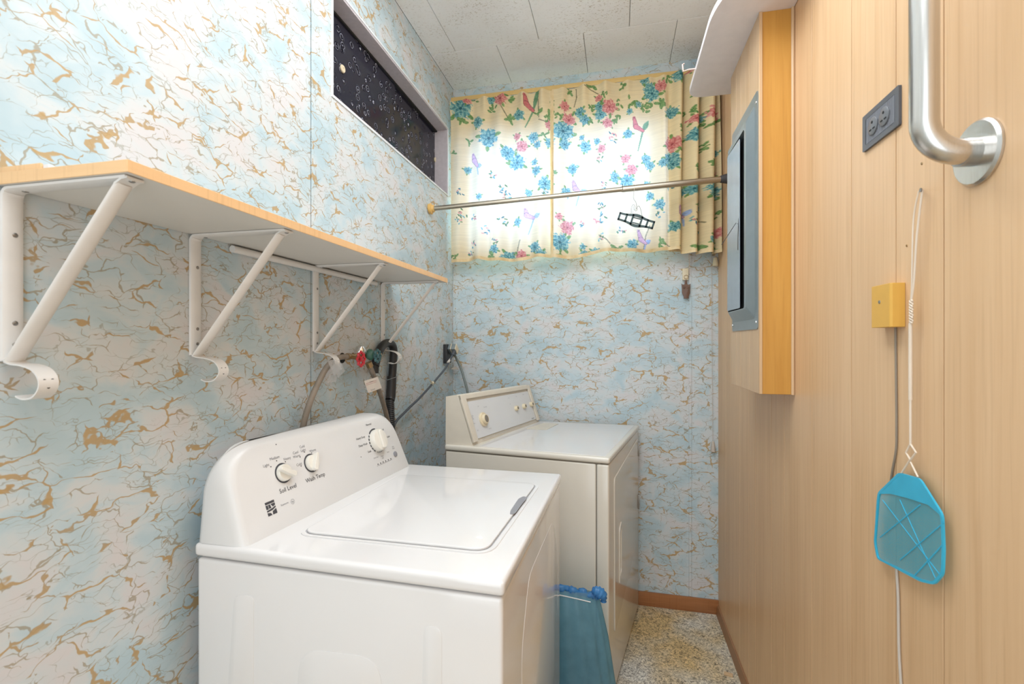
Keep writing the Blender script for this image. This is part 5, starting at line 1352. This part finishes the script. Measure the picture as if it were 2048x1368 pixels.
tw1 = [sw(1822.5 + 3.0 * math.sin(k * 0.9), 600 + k * 1.6, 0.002 + 0.0012 * math.cos(k * 0.9)) for k in range(30)]
tw2 = [sw(1822.5 - 3.0 * math.sin(k * 0.9), 600 + k * 1.6, 0.002 - 0.0012 * math.cos(k * 0.9)) for k in range(30)]
mb.tube(tw1, 0.0015, 8); mb.tube(tw2, 0.0015, 8)
mb.tube([sw(1821, 646, .002), sw(1821, 800, .002)], 0.0028, 10)
mb.tube([sw(1821, 800, .002), sw(1821, 890, .002)], 0.0019, 8)
mb.tube([sw(1821, 888, .002), sw(1812, 905, .002), sw(1821, 920, .002)], 0.0016, 8); mb.tube([sw(1821, 888, .002), sw(1832, 905, .002), sw(1821, 920, .002)], 0.0016, 8)
mb.tube([sw(1821, 918, .002), sw(1803, 946, .002)], 0.0014, 8); mb.tube([sw(1821, 924, .002), sw(1836, 954, .002)], 0.0014, 8)
mb.build('wire_handle', M['wire_white'], swt)
nl = thing('nail', rw(1842, 380), 'dark nail in the wood wall holding the fly swatter', 'nail')
MB().tube([rw(1842, 380, -0.001), rw(1842, 380, 0.014)], 0.0016, 8).lathe(rw(1842, 380, 0.014), (-1, 0, 0), [(0.0032, 0), (0.0032, 0.001), (0, 0.001)], 12).build('shank', M['screw'], nl)
for q, lab in (((1844, 327), 'small brass nail hole plug below the grab bar, above the swatter nail'), ((1814, 491), 'tiny dark nail in the wood wall left of the swatter wire')):
    o = MB().lathe(rw(*q, 0.0), (-1, 0, 0), [(0.0024, 0), (0.002, 0.001), (0, 0.0012)], 10).build('nail', M['brass']); tag(o, lab, 'nail')

gb = thing('grab_bar', (XR, 0.768, 1.593), 'brushed steel grab bar with round wall flange, upper right', 'grab bar')
gx, gyv, gz = 0.412, 0.756, 1.588
def arc(c, r, a0, a1, n=10): return [Vector((c[0] + r * math.cos(a0 + (a1 - a0) * k / n), gyv, c[1] + r * math.sin(a0 + (a1 - a0) * k / n))) for k in range(n + 1)]
R_ = 0.045
path = [Vector((gx, gyv, 2.25)), Vector((gx, gyv, gz + R_ + 0.002))] + arc((gx + R_, gz + R_), R_, PI, 1.5 * PI) + [Vector((XR - 0.006, gyv + 0.006, gz))]
MB().tube(path, 0.0168, 32).build('bar', M['steel'], gb)
MB().tube([Vector((XR - 0.026, gyv + 0.002, gz)), Vector((XR - 0.003, gyv + 0.006, gz))], 0.0185, 32).build('neck', M['steel'], gb)
MB().lathe((XR - 0.0003, gyv + 0.008, gz), (-1, 0, 0), [(0.044, 0), (0.044, 0.003), (0.041, 0.0065), (0.018, 0.0075), (0.017, 0.0075)], 48).build('wall_flange', M['steel'], gb)
MB().tube([Vector((gx, gyv, 2.24)), Vector((gx, gyv, 2.28)), Vector((XR - 0.003, gyv, 2.30))], 0.0168, 24).build('upper_return', M['steel'], gb)

# white shelf above the box, with its hook
MB().prism(US_BOARD[0], (0, 0, 0.019), 0.002, 2).build('board', M['box_white'], us)
hkx = onx(1437, 102, 0.262)
hkp = thing('cup_hook', hkx, 'small pinkish hook screwed to the edge of the white corner shelf', 'hook')
MB().tube([Vector((0.263, 1.72, zs + 0.010)), Vector((0.240, 1.72, zs + 0.010)), Vector((0.222, 1.72, zs + 0.006)), Vector((0.220, 1.72, zs + 0.030)), Vector((0.226, 1.72, zs + 0.032))], 0.0028, 10).build('hook_wire', M['pinkhook'], hkp)
wc = MB().box((-0.016, -0.007, 0), (0.016, 0.007, 0.009), 0.002).build('wood_chip', M['chip'])
wc.location = onz(1457, 1351, 0.0); wc.rotation_euler = (0, 0, -0.25)
tag(wc, 'small pale chip of wood on the floor by the wood wall', 'wood chip')
